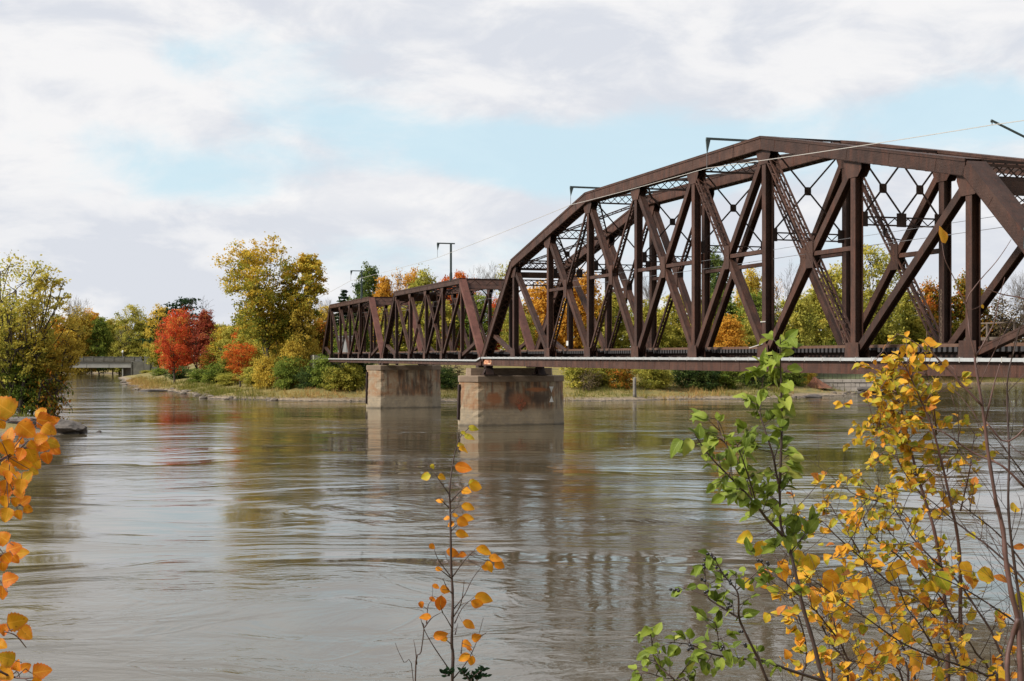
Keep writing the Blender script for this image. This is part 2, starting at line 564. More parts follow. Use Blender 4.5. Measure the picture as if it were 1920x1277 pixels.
grass = t.ramp(n, [(0.3, (0.085, 0.085, 0.022)), (0.5, (0.19, 0.155, 0.045)), (0.7, (0.26, 0.19, 0.065))])
grav = t.ramp(n2_, [(0.3, (0.10, 0.075, 0.05)), (0.55, (0.25, 0.19, 0.13)), (0.75, (0.40, 0.34, 0.28))])
lvl = t.math('ADD', sp.outputs[2], t.math('MULTIPLY_ADD', n2_, 0.7, -0.35))
c = t.mix(t.mapr(lvl, 0.28, 0.60), grav, grass)
c = t.mix(t.mapr(lvl, 0.16, 0.02), c, (0.050, 0.040, 0.028))
p = principled(t, o, Base_Color=c, Roughness=0.95)
b = t.new('ShaderNodeBump')
b.inputs['Strength'].default_value = 0.8
b.inputs['Distance'].default_value = 0.12
t.l.new(n2_, b.inputs['Height'])
t.l.new(b.outputs[0], p.inputs['Normal'])
tag(link('ground', me, m), kind='structure')

# the river surface
m, t, o = mat_new('muddy_river_water')
oc = t.new('ShaderNodeTexCoord').outputs['Object']
warp = t.vmath('ADD', oc, t.vmath('MULTIPLY', t.new('ShaderNodeTexNoise', ins={0: oc}).outputs[1], (0, 0, 0)))
swirl = t.new('ShaderNodeTexNoise')
t.l.new(oc, swirl.inputs['Vector'])
swirl.inputs['Scale'].default_value = 0.055
swirl.inputs['Detail'].default_value = 3
sv = t.vmath('MULTIPLY', t.vmath('SUBTRACT', swirl.outputs[1], (0.5, 0.5, 0.5)), (13, 13, 0))
flow = t.vmath('ADD', oc, sv)
small = t.noise(t.vmath('MULTIPLY', flow, (0.75, 1.25, 1)), 2.3, 4, 0.60, 0.5)
mid_ = t.noise(t.vmath('MULTIPLY', flow, (0.6, 1.0, 1)), 0.75, 4, 0.55, 0.5)
big = t.noise(t.vmath('MULTIPLY', flow, (0.5, 1.0, 1)), 0.16, 3, 0.5, 0.5)
calm = t.noise(t.vmath('MULTIPLY', flow, (0.5, 1.0, 1)), 0.050, 4, 0.55, 0.4)
rough_patch = t.mapr(calm, 0.42, 0.60, 0.10, 0.90)
# eddy lines where the current shears
lines = t.math('ABSOLUTE', t.math('SUBTRACT', t.noise(t.vmath('MULTIPLY', flow, (0.55, 1.0, 1)), 0.11, 2, 0.5, 1.6), 0.5))
eddy = t.mapr(lines, 0.018, 0.0)
wave = t.noise(t.vmath('MULTIPLY', flow, (0.52, 1.0, 1)), 0.34, 3, 0.55, 0.5)
h = t.math('MULTIPLY', small, t.math('MULTIPLY', rough_patch, 0.028))
h = t.math('ADD', h, t.math('MULTIPLY', wave, t.math('MULTIPLY', rough_patch, 0.20)))
h = t.math('ADD', h, t.math('MULTIPLY', mid_, t.math('MULTIPLY', rough_patch, 0.070)))
h = t.math('ADD', h, t.math('MULTIPLY', big, 0.10))
h = t.math('ADD', h, t.math('MULTIPLY', eddy, 0.006))
bmp = t.new('ShaderNodeBump')
bmp.inputs['Strength'].default_value = 1.0
bmp.inputs['Distance'].default_value = 0.62
t.l.new(h, bmp.inputs['Height'])
silt = t.noise(flow, 0.03, 4, 0.55)
col = t.ramp(silt, [(0.3, (0.066, 0.053, 0.031)), (0.7, (0.096, 0.081, 0.053))])
p = principled(t, o, Base_Color=col, Roughness=0.045, Normal=bmp.outputs[0])
p.inputs['IOR'].default_value = 1.40
mw = MB()
mw.poly([(-9000, -300, 0), (9000, -300, 0), (9000, 12000, 0), (-9000, 12000, 0)], [(0, 1, 2, 3)])
tag(mw.build('river_water', m), kind='structure')
# ------------------------------------------------------------------ the railway bridge
# local frame: x along the bridge towards the camera, y across to the far truss, z from eye level
PAN = 9.777                      # a panel of the main span (m)
WID = 5.42                       # truss to truss
B_ORG = Vector((-2.62, 137.0, EYE))
B_ROT = math.atan2(-0.9529, 0.3035)
B_MAT = Matrix.Translation(B_ORG) @ Matrix.Rotation(B_ROT, 4, 'Z')


def bw(x, y, z):
    return B_MAT @ Vector((x, y, z))


def inplane(A, B):
    t = (Vector(B) - Vector(A)).normalized()
    return t, t.cross(Vector((0, 1, 0))).normalized()


def member(kind, A, B, wp, wy):
    """one truss member in the plane y = const: wp wide in that plane, wy across it"""
    A, B = Vector(A), Vector(B)
    mb = MB()
    t, p = inplane(A, B)
    Y = Vector((0, 1, 0))
    L = (B - A).length
    if kind == 'box':
        mb.bar(A, B, wp - 0.03, wy - 0.02)
        for s in (-1, 1):                                     # flange angles standing proud of the cover plates
            for q in (-1, 1):
                o_ = Y * (s * (wy / 2 - 0.04)) + p * (q * (wp / 2 - 0.04))
                mb.bar(A + o_, B + o_, 0.09, 0.09)
    elif kind == 'H':
        for s in (-1, 1):
            o_ = Y * (s * (wy / 2 - 0.03))
            mb.bar(A + o_, B + o_, wp, 0.045)
        mb.bar(A, B, 0.05, wy - 0.06)
    elif kind == 'lace':
        for s in (-1, 1):
            o_ = Y * (s * (wy / 2 - 0.025))
            mb.bar(A + o_, B + o_, wp, 0.035)
            for q in (-1, 1):
                o2 = Y * (s * (wy / 2 - 0.07)) + p * (q * (wp / 2 - 0.015))
                mb.bar(A + o2, B + o2, 0.03, 0.09)
        n = max(2, int(L / (wy * 1.15)))
        for q in (-1, 1):
            for i in range(n):
                a = A + t * (L * i / n) + p * (q * (wp / 2 + 0.008))
                b = A + t * (L * (i + 1) / n) + p * (q * (wp / 2 + 0.008))
                s = 1 if (i % 2) else -1
                mb.bar(a + Y * (s * (wy / 2 - 0.06)), b - Y * (s * (wy / 2 - 0.06)), 0.016, 0.062)
    elif kind == 'open':                                      # four corner angles laced on every face
        for s in (-1, 1):
            for q in (-1, 1):
                o2 = Y * (s * (wy / 2 - 0.045)) + p * (q * (wp / 2 - 0.045))
                mb.bar(A + o2, B + o2, 0.09, 0.09)
        n = max(2, int(L / (wy * 0.80)))
        for i in range(n):
            s = 1 if (i % 2) else -1
            a, b = A + t * (L * i / n), A + t * (L * (i + 1) / n)
            for q in (-1, 1):
                k = p * (q * (wp / 2 + 0.008))
                mb.bar(a + k + Y * (s * (wy / 2 - 0.06)), b + k - Y * (s * (wy / 2 - 0.06)), 0.016, 0.050)
                k = Y * (q * (wy / 2 + 0.008))
                mb.bar(a + k + p * (s * (wp / 2 - 0.06)), b + k - p * (s * (wp / 2 - 0.06)), 0.050, 0.016)
    elif kind == 'chord':                                     # two webs, a cover plate above, lacing below
        up = p if p.z > 0 else -p
        if abs(up.z) < 0.05: up = p
        for s in (-1, 1):
            o_ = Y * (s * (wy / 2 - 0.03))
            mb.bar(A + o_, B + o_, wp - 0.04, 0.04)
            o2 = Y * (s * (wy / 2 - 0.075)) - up * (wp / 2 - 0.03)
            mb.bar(A + o2, B + o2, 0.035, 0.13)
            o3 = Y * (s * (wy / 2 + 0.016)) + up * (wp / 2 - 0.07)
            mb.bar(A + o3, B + o3, 0.11, 0.030)
        o_ = up * (wp / 2)
        mb.bar(A + o_, B + o_, 0.04, wy + 0.09)
        n = max(2, int(L / (wy * 0.8)))
        for i in range(n):
            a = A + t * (L * i / n) - up * (wp / 2 - 0.005)
            b = A + t * (L * (i + 1) / n) - up * (wp / 2 - 0.005)
            for s in (1, -1):
                mb.bar(a + Y * (s * (wy / 2 - 0.08)), b - Y * (s * (wy / 2 - 0.08)), 0.014 + 0.004 * s, 0.08)
        nv = max(1, int(L / 3.6))
        for i in range(nv):                                   # splice plates on the webs
            a = A + t * (L * (i + 0.5) / nv - 0.35)
            for s in (-1, 1):
                o2 = Y * (s * (wy / 2 - 0.005))
                mb.bar(a + o2, a + t * 0.10 + o2, wp - 0.22, 0.018)
    return mb


def lattice(mb, A, B, h, pitch=None, w=0.09, cross=False, hv=(0, 0, 1)):
    """a lattice girder from A to B, h deep along hv"""
    A, B, hv = Vector(A), Vector(B), Vector(hv).normalized()
    t = (B - A)
    L = t.length
    t.normalize()
    nrm = t.cross(hv).normalized()
    for s in (-1, 1):
        o_ = hv * (s * (h / 2 - w / 2))
        mb.bar(A + o_, B + o_, 0.07, w, hv)
    n = max(2, int(round(L / (pitch or h))))
    for i in range(n):
        a, b = A + t * (L * i / n), A + t * (L * (i + 1) / n)
        for k, s in enumerate((1, -1) if cross else ((1 if i % 2 else -1),)):
            o_ = nrm * (0.012 * (1 if k else -1))
            mb.bar(a + hv * (s * (h / 2 - w)) + o_, b - hv * (s * (h / 2 - w)) + o_, 0.018, 0.055, nrm.cross(t))


def gusset(outline, y, wy):
    mb = MB()
    for s in (-1, 1):
        y0 = y + s * (wy / 2 + 0.006)
        mb.prism(outline, y0 - 0.011, y0 + 0.011)
    return mb


def build_span(x0, n, p, hip, knee, spec, label, big):
    root = empty('truss_span', bw(x0, 0, 0), B_ROT)
    tag(root, label, 'railway bridge', 'truss spans of the railway bridge')
    ZB = -0.585
    if big:
        hts = {1: hip, 2: (hip + knee) / 2, 3: knee, 4: knee, 5: knee, 6: knee, 7: (hip + knee) / 2, 8: hip}
        cd, cw, vp, vy, dp, dy = 0.80, 0.95, 0.46, 0.50, 0.40, 0.46
        zc, gtop = -0.25, 0.72
    else:
        hts = {k: hip for k in range(1, n)}
        cd, cw, vp, vy, dp, dy = 0.62, 0.66, 0.34, 0.38, 0.30, 0.36
        zc, gtop = -0.50, 0.42
    ST, RU, DK = M['steel'], M['rust'], M['dark_steel']
    X = lambda k: k * p
    for y in (0.0, WID):
        # chords
        mb = MB()
        zb0 = -0.93
        mb.box(-0.15, n * p + 0.15, y - 0.30, y + 0.30, zb0 + 0.03, zc)
        mb.box(-0.15, n * p + 0.15, y - 0.34, y + 0.34, zb0, zb0 + 0.028)
        for k in range(int(n * p / 2.6)):
            mb.box(k * 2.6 + 1.0, k * 2.6 + 1.06, y - 0.315, y + 0.315, zb0 + 0.06, zc - 0.02)
        mb.build('bottom_chord', ST, root)
        if big:
            segs = [(1, 3), (3, 6), (6, 8)]
        else:
            segs = [(1, n - 1)]
        for a, b in segs:
            member('chord', (X(a), y, hts[a]), (X(b), y, hts[b]), cd, cw).build('top_chord', ST, root)
        for a, b in ((0, 1), (n, n - 1)):
            mb = member('chord', (X(a), y, -0.35), (X(b), y, hts[b]), cd * 0.92, cw)
            ep = mb.build('end_post', RU if (not big and a == n) else ST, root)
            if not big and a == n: ep['label'] = 'rust red end post'
        # posts
        for k in range(1, n):
            member('H', (X(k), y, zc - 0.02), (X(k), y, hts[k] - cd / 2 + 0.05), vp, vy).build('vertical_post', ST, root)
        # diagonals
        joints = []
        for pn, items in spec.items():
            a, b = pn, pn + 1
            if len(items) == 2:
                # the two diagonals of this panel meet on a joint plate
                ha, hb = hts[a] - 0.35, hts[b] - 0.35
                zj = 0.05 + ha * hb / (ha + hb)
                xj = X(a) + p * hb / (ha + hb) if False else X(a) + p * ha / (ha + hb)
                joints.append((pn, xj, zj))
            for (d, kU, kL) in items:
                if d == '\\':
                    U, Lw = (X(a), y, hts[a] - 0.45), (X(b), y, 0.05)
                else:
                    U, Lw = (X(b), y, hts[b] - 0.45), (X(a), y, 0.05)
                if len(items) == 2:
                    J = (xj, y, zj)
                    sc = 0.001 if d == '/' else 0.0
                    wl = dp * (0.5 if d == '/' else 0.62)
                    member(kU, U, J, (wl if kU == 'lace' else dp) - sc, dy + (0.08 if kU == 'open' else -0.03) - sc).build('diagonal', ST, root)
                    member(kL, J, Lw, (wl if kL == 'lace' else dp) - sc, dy + (0.08 if kL == 'open' else -0.03) - sc).build('diagonal', ST, root)
                else:
                    member(kU, U, Lw, dp, dy - 0.03).build('diagonal', ST, root)
        # joint plates and half-height struts
        for pn, xj, zj in joints:
            jw, jh = (0.36, 0.62) if big else (0.24, 0.40)
            ol = [(xj - jw, zj - jh), (xj - jw * 0.8, zj - jh - 0.12), (xj + jw * 0.8, zj - jh - 0.12), (xj + jw, zj - jh), (xj + jw, zj + jh), (xj + jw * 0.8, zj + jh + 0.12), (xj - jw * 0.8, zj + jh + 0.12), (xj - jw, zj + jh)]
            gusset(ol, y, dy + 0.02).build('joint_plate', ST, root)
            mb = MB(); mb.bar((xj, y, zj - jh + 0.06), (xj, y, zj + jh - 0.06), jw * 1.5, dy - 0.08); mb.build('joint_plate', DK, root)
            if big:
                zs = zj + 0.05
                if pn <= 4: member('H', (X(pn) + vp / 2, y, zs), (xj - jw + 0.03, y, zs), 0.24, 0.36).build('sub_strut', ST, root)
                if pn >= 4: member('H', (xj + jw - 0.03, y, zs), (X(pn + 1) - vp / 2, y, zs), 0.24, 0.36).build('sub_strut', ST, root)
        # knees at the end panels
        for k0, k1 in ((0, 1), (n, n - 1)):
            zk = 2.15 if big else 1.55
            f = (zk + 0.35) / (hts[k1] + 0.35)
            xk = X(k0) + (X(k1) - X(k0)) * f
            member('box', (xk, y, zk), (X(k1), y, 0.05), 0.34, 0.36).build('knee_strut', ST, root)
        # gussets
        for k in range(0, n + 1):
            sx = 1.0 if big else 0.72
            if k in (0, n):
                s = 1 if k == 0 else -1
                ol = [(X(k) - 0.35 * s, zc - 0.05), (X(k) + 1.5 * sx * s, zc - 0.05), (X(k) + 1.0 * sx * s, gtop * 0.6), (X(k) + 0.75 * sx * s, gtop + 0.2), (X(k) - 0.1 * s, gtop * 0.3)]
            else:
                ol = [(X(k) - 0.72 * sx, zc - 0.05), (X(k) + 0.72 * sx, zc - 0.05), (X(k) + 0.62 * sx, gtop), (X(k) - 0.62 * sx, gtop)]
            gusset(ol, y, max(vy, 0.62)).build('gusset_plate', ST, root)
        for k in range(1, n):
            sx = 1.0 if big else 0.7
            h = hts[k] - cd / 2
            sl = 0.0
            if big and k in (1, 2): sl = (knee - hip) / (2 * p)
            if big and k in (7, 8): sl = -(knee - hip) / (2 * p)
            if big and k == 3: sl = (knee - hip) / (4 * p)
            if big and k == 6: sl = -(knee - hip) / (4 * p)
            a0, a1 = -0.85 * sx, 0.85 * sx
            ol = [(X(k) - 0.5 * sx, h - 0.85 * sx), (X(k) + 0.5 * sx, h - 0.85 * sx), (X(k) + a1, h - 0.30 * sx + sl * a1), (X(k) + a1, h + 0.12 + sl * a1), (X(k) + a0, h + 0.12 + sl * a0), (X(k) + a0, h - 0.30 * sx + sl * a0)]
            gusset(ol, y, vy + 0.02).build('gusset_plate', ST, root)
    # ---- floor
    for k in range(0, n + 1):
        mb = MB()
        mb.box(X(k) - 0.02, X(k) + 0.02, 0.33, WID - 0.33, -0.78, 0.30)
        mb.box(X(k) - 0.17, X(k) + 0.17, 0.33, WID - 0.33, -0.82, -0.784)
        mb.box(X(k) - 0.17, X(k) + 0.17, 0.33, WID - 0.33, 0.304, 0.335)
        mb.build('floor_beam', DK, root)
    for yy in (WID / 2 - 1.0, WID / 2 + 1.0):
        mb = MB()
        for k in range(n):
            mb.box(X(k) + 0.18, X(k + 1) - 0.18, yy - 0.02, yy + 0.02, -0.50, 0.17)
            mb.box(X(k) + 0.18, X(k + 1) - 0.18, yy - 0.16, yy + 0.16, 0.174, 0.205)
            mb.box(X(k) + 0.18, X(k + 1) - 0.18, yy - 0.16, yy + 0.16, -0.535, -0.504)
        mb.build('stringer', DK, root)
    # ---- overhead bracing
    if big:
        for k in range(1, n):
            mb = MB()
            z = hts[k] + 0.10
            lattice(mb, (X(k), 0.46, z - 0.12), (X(k), WID - 0.46, z - 0.12), 0.85, 0.62, w=0.12, cross=True)
            mb.build('top_strut', DK, root)
        for k in range(1, n - 1):
            mb = MB()
            A0, A1 = Vector((X(k) + 0.3, 0.5, hts[k] - 0.05)), Vector((X(k + 1) - 0.3, WID - 0.5, hts[k + 1] - 0.05))
            B0, B1 = Vector((X(k) + 0.3, WID - 0.5, hts[k] + 0.10)), Vector((X(k + 1) - 0.3, 0.5, hts[k + 1] + 0.10))
            for a, b in ((A0, A1), (B0, B1)):
                t_ = (b - a).normalized()
                side = Vector((0, 0, 1)).cross(t_).normalized()
                lattice(mb, a, b, 0.62, 0.50, w=0.12, hv=side)
            mb.build('lateral_brace', DK, root)
        for k in range(2, n - 1):
            mb = MB()
            zl, zt = 7.15, hts[k] - 0.35
            lattice(mb, (X(k), 0.26, zl), (X(k), WID - 0.26, zl), 0.50, 0.42, w=0.08)
            for yy in (0.45, WID - 0.45):
                mb.box(X(k) - 0.03, X(k) + 0.03, yy - 0.20, yy + 0.20, zl - 0.30, zl + 0.48)
            bays = [(0.45, WID - 0.45)] if k in (3, 4, 5, 6) else [(0.45, WID / 2), (WID / 2, WID - 0.45)]
            if len(bays) == 2:
                mb.box(X(k) - 0.035, X(k) + 0.035, WID / 2 - 0.28, WID / 2 + 0.28, zl - 0.28, zl + 0.45)
            for y0, y1 in bays:
                mb.bar((X(k) - 0.03, y0, zl + 0.35), (X(k) - 0.03, y1, zt), 0.03, 0.10, (0, 0, 1))
                mb.bar((X(k) + 0.03, y1, zl + 0.35), (X(k) + 0.03, y0, zt), 0.03, 0.10, (0, 0, 1))
                mb.box(X(k) - 0.012, X(k) + 0.012, (y0 + y1) / 2 - 0.22, (y0 + y1) / 2 + 0.22, (zl + zt + 0.35) / 2 - 0.25, (zl + zt + 0.35) / 2 + 0.25)
            mb.build('sway_frame', DK, root)
        for k, s in ((1, 1), (n - 1, -1)):
            mb = MB()
            dx = -s * p / (hip + 0.35)                       # the portal leans with the end posts
            pz = lambda z: X(k) + dx * (hip - z)
            lattice(mb, (pz(8.45), 0.46, 8.45), (pz(8.45), WID - 0.46, 8.45), 0.75, 0.62, w=0.13, cross=True)
            lattice(mb, (pz(7.0), 0.46, 7.0), (pz(7.0), WID - 0.46, 7.0), 0.62, 0.55, w=0.12, cross=True)
            mb.box(pz(7.75) - 0.05, pz(7.75) + 0.05, 0.46, WID - 0.46, 7.40, 7.95)
            for yy, q in ((0.46, 1), (WID - 0.46, -1)):
                mb.bar((pz(5.5), yy, 5.5), (pz(6.75), yy + q * 1.3, 6.75), 0.12, 0.22, (1, 0, 0))
                mb.bar((pz(6.3), yy, 6.3), (pz(6.75), yy + q * 0.55, 6.75), 0.05, 0.5, (1, 0, 0))
            mb.build('portal_frame', ST, root)
    else:
        for k in range(2, n - 1):
            mb = MB()
            lattice(mb, (X(k), 0.33, hip - 0.05), (X(k), WID - 0.33, hip - 0.05), 0.60, 0.55, w=0.10, cross=True)
            for yy, q in ((0.2, 1), (WID - 0.2, -1)):
                mb.tube([(X(k), yy, hip - 1.75), (X(k), yy + q * 0.25, hip - 1.0), (X(k), yy + q * 0.7, hip - 0.5), (X(k), yy + q * 1.2, hip - 0.35)], 0.07, 5)
            mb.build('top_strut', DK, root)
        for k in range(1, n - 1):
            mb = MB()
            mb.bar((X(k) + 0.2, 0.35, hip + 0.02), (X(k + 1) - 0.2, WID - 0.35, hip + 0.02), 0.10, 0.14)
            mb.bar((X(k) + 0.2, WID - 0.35, hip + 0.13), (X(k + 1) - 0.2, 0.35, hip + 0.13), 0.10, 0.14)
            mb.build('lateral_brace', DK, root)
        for k, s in ((1, 1), (n - 1, -1)):
            mb = MB()
            dx = -s * p / (hip + 0.35)
            pz = lambda z: X(k) + dx * (hip - z)
            mb.poly([(pz(hip - 0.85), 0.30, hip - 0.85), (pz(hip - 0.85), WID - 0.30, hip - 0.85), (pz(hip + 0.28), WID - 0.30, hip + 0.28), (pz(hip + 0.28), 0.30, hip + 0.28)], [(0, 1, 2, 3)])
            mb.bar((pz(hip - 0.85), 0.30, hip - 0.85), (pz(hip - 0.85), WID - 0.30, hip - 0.85), 0.22, 0.08, (0, 0, 1))
            mb.bar((pz(hip + 0.28), 0.30, hip + 0.28), (pz(hip + 0.28), WID - 0.30, hip + 0.28), 0.30, 0.08, (0, 0, 1))
            lattice(mb, (pz(hip - 0.3) - 0.14 * s, 0.35, hip - 0.3), (pz(hip - 0.3) - 0.14 * s, WID - 0.35, hip - 0.3), 0.95, 0.95, w=0.08)
            for yy, q in ((0.28, 1), (WID - 0.28, -1)):
                mb.tube([(pz(hip - 2.1), yy, hip - 2.1), (pz(hip - 1.5), yy + q * 0.22, hip - 1.5), (pz(hip - 1.1), yy + q * 0.7, hip - 1.1), (pz(hip - 0.9), yy + q * 1.4, hip - 0.9)], 0.09, 5)
            mb.build('portal_frame', ST, root)
    # ---- bearings
    for k in (0, n):
        for y in (0.0, WID):
            mb = MB()
            zt, zb = -0.93, (-1.90 if big else -1.17)
            s = 1 if k == 0 else -1
            xc = X(k) + (0.9 if big else 0.75) * s
            if big:
                mb.box(xc - 0.35, xc + 0.35, y - 0.38, y + 0.38, zt - 0.14, zt - 0.002)
                mb.box(xc - 0.75, xc + 0.75, y - 0.65, y + 0.65, zb, zb + 0.10)
                for i in range(5):
                    q = (i - 2) / 2.0
                    mb.bar((xc + q * 0.22, y, zt - 0.12), (xc + q * 0.65, y, zb + 0.08), 0.06, 0.75)
                    mb.bar((xc, y + q * 0.22, zt - 0.12), (xc, y + q * 0.58, zb + 0.08), 0.55, 0.05)
            else:
                mb.box(xc - 0.5, xc + 0.5, y - 0.42, y + 0.42, zb, zt - 0.002)
            mb.build('bearing', DK, root)
    return root


BS = '\\'
SPEC_BIG = {1: [(BS, 'box', 'box')],
            2: [(BS, 'box', 'box'), ('/', 'lace', 'lace')],
            3: [(BS, 'box', 'box'), ('/', 'lace', 'lace')],
            4: [(BS, 'box', 'box'), ('/', 'H', 'H')],
            5: [(BS, 'open', 'box'), ('/', 'H', 'H')],
            6: [(BS, 'open', 'open'), ('/', 'H', 'H')],
            7: [('/', 'H', 'H')]}
SPEC_SMALL = {1: [(BS, 'box', 'box')],
              2: [(BS, 'box', 'box'), ('/', 'lace', 'lace')],
              3: [(BS, 'lace', 'lace'), ('/', 'H', 'H')],
              4: [('/', 'H', 'H')]}
PS = 0.8 * PAN
X2, X3 = -4.90 * PAN, -9.72 * PAN
big_span = build_span(0, 9, PAN, 8.62, 12.66, SPEC_BIG, 'tall brown steel truss span with a humped top chord, the big one at right', True)
span2 = build_span(X2, 6, PS, 8.0, 8.0, SPEC_SMALL, 'lower flat-topped steel truss span between the two concrete piers', False)
span3 = build_span(X3, 6, PS, 8.0, 8.0, SPEC_SMALL, 'flat-topped steel truss span farthest away, ending in the trees by the utility pole', False)

# white cable duct clipped along each span's near bottom chord
def duct(root, x0, x1, z, ramp_end=False):
    mb = MB()
    y = -0.44
    pts = [(x0, y, z), (x1, y, z)]
    if ramp_end: pts = [(x0, y, z), (x1 - 1.4, y, z), (x1, y, z + 0.26)]
    for a, b in zip(pts[:-1], pts[1:]):
        mb.bar(a, b, 0.165, 0.13)
    d = mb.build('cable_duct', M['galv'], root)
    mb = MB()
    mb.box(-0.025, 0.025, y - 0.075, y + 0.16, z + 0.084, z + 0.125)
    mb.box(-0.02, 0.02, y - 0.080, y - 0.068, z - 0.13, z + 0.084)
    cl = mb.mesh('clip')
    cl.materials.append(M['wire_light'])
    x = x0 + 0.5
    rr = random.Random(5)
    while x < (x1 - 1.5 if ramp_end else x1):
        link('clip', cl, None, d, (x, 0, 0))
        x += 1.3 + rr.random() * 0.6

duct(big_span, 0.0, 9 * PAN, -0.16)
duct(span2, 0.0, 6 * PS + 0.55, -0.42, True)
duct(span3, 0.0, 6 * PS, -0.42)

# painted end panel and dangling cable end on the big span
m, t, o = mat_new('peeling_orange_paint')
oc = t.new('ShaderNodeTexCoord').outputs['Object']
c = t.ramp(t.noise(oc, 3.2, 5, 0.7), [(0.38, (0.10, 0.05, 0.04)), (0.47, (0.52, 0.16, 0.06)), (0.60, (0.62, 0.45, 0.30))], 'EASE')
principled(t, o, Base_Color=c, Roughness=0.6)
mb = MB(); mb.box(0.35, 2.9, -0.322, -0.318, -0.80, -0.30); pp = mb.build('paint_patch', m, big_span)
pp['label'] = 'peeling orange and cream paint patch'
mb = MB()
for i, (xa, za, xb, zb_) in enumerate([(2.1, -0.4, 2.1, -0.7), (2.1, -0.4, 2.4, -0.45), (2.4, -0.45, 2.4, -0.7), (2.1, -0.56, 2.4, -0.58), (2.6, -0.4, 2.6, -0.7), (2.6, -0.42, 2.75, -0.5)]):
    mb.bar((xa, -0.3245, za), (xb, -0.3245, zb_), 0.08, 0.004)
mb.build('graffiti', M['tie'], pp)

# pale graffiti on posts
def graffiti(root, x, y, z0, z1, w, seed):
    rr = random.Random(seed)
    mb = MB()
    z = z1
    while z > z0:
        h = 0.32
        c = Vector((x, y, z - h / 2))
        if rr.random() < 0.5:
            pts = [c + Vector((math.cos(a) * w, 0, math.sin(a) * h * 0.45)) for a in np.linspace(0, 2 * math.pi, 9)]
        else:
            pts = [c + Vector((-w, 0, h * .45)), c + Vector((0, 0, -h * .3)), c + Vector((w, 0, h * .4)), c + Vector((-w * .5, 0, -h * .5))]
        for a, b in zip(pts[:-1], pts[1:]):
            mb.bar(a, b, 0.028, 0.006)
        z -= h * 0.9
    mb.build('graffiti', M['chalk'], root)

M['chalk'] = simple_mat('faded_pale_paint', (0.25, 0.18, 0.13), 0.7, 0.5, 4.0)
graffiti(big_span, 7 * PAN, WID - 0.263, 1.0, 3.6, 0.09, 3)
graffiti(big_span, 6 * PAN - 0.0, WID - 0.263, 0.9, 2.5, 0.10, 4)
# little white fittings
mb = MB()
mb.bar((6 * PAN - 1.6, -0.36, 0.50), (6 * PAN + 0.1, -0.36, 0.74), 0.05, 0.05)
mb.box(6 * PAN - 0.32, 6 * PAN + 0.30, -0.30, -0.262, 2.02, 2.08)
mb.build('fitting', M['wire_light'], big_span)
mb = MB(); mb.box(1 * PAN - 0.26, 1 * PAN + 0.26, WID - 0.30, WID - 0.28, 1.0, 1.45); mb.build('white_sign', M['white'], big_span)

# ------------------------------------------------------------------ track
track = empty('railway_track', bw(0, 0, 0), B_ROT)
tag(track, 'single railway track of rusty rails on dark timber ties inside the trusses', 'railway track')
xa, xb = X3 - 6, 9 * PAN
for yy in (WID / 2 - 0.75, WID / 2 + 0.75):
    mb = MB()
    mb.box(xa, xb, yy - 0.036, yy + 0.036, 0.575, 0.62)
    mb.box(xa, xb, yy - 0.010, yy + 0.010, 0.475, 0.575)
    mb.box(xa, xb, yy - 0.075, yy + 0.075, 0.45, 0.475)
    mb.build('rail', M['rail'], track)
for yy in (WID / 2 - 1.42, WID / 2 + 1.42):
    mb = MB(); mb.box(xa, xb, yy - 0.10, yy + 0.10, 0.452, 0.60); mb.build('guard_timber', M['rail'], track)
mb = MB(); mb.box(-0.115, 0.115, -1.60, 1.60, -0.117, 0.117)
tie_me = mb.mesh('tie')
tie_me.materials.append(M['tie'])
rest = MB()
x = xb - 0.3
i = 0
while x > xa:
    if i < 100:
        link('tie', tie_me, None, track, (x, WID / 2, 0.333))
    else:
        rest.box(x - 0.115, x + 0.115, WID / 2 - 1.6, WID / 2 + 1.6, 0.216, 0.45)
    x -= 0.44
    i += 1
r_ = rest.build('ties', M['tie'], track)
r_['kind'] = 'stuff'

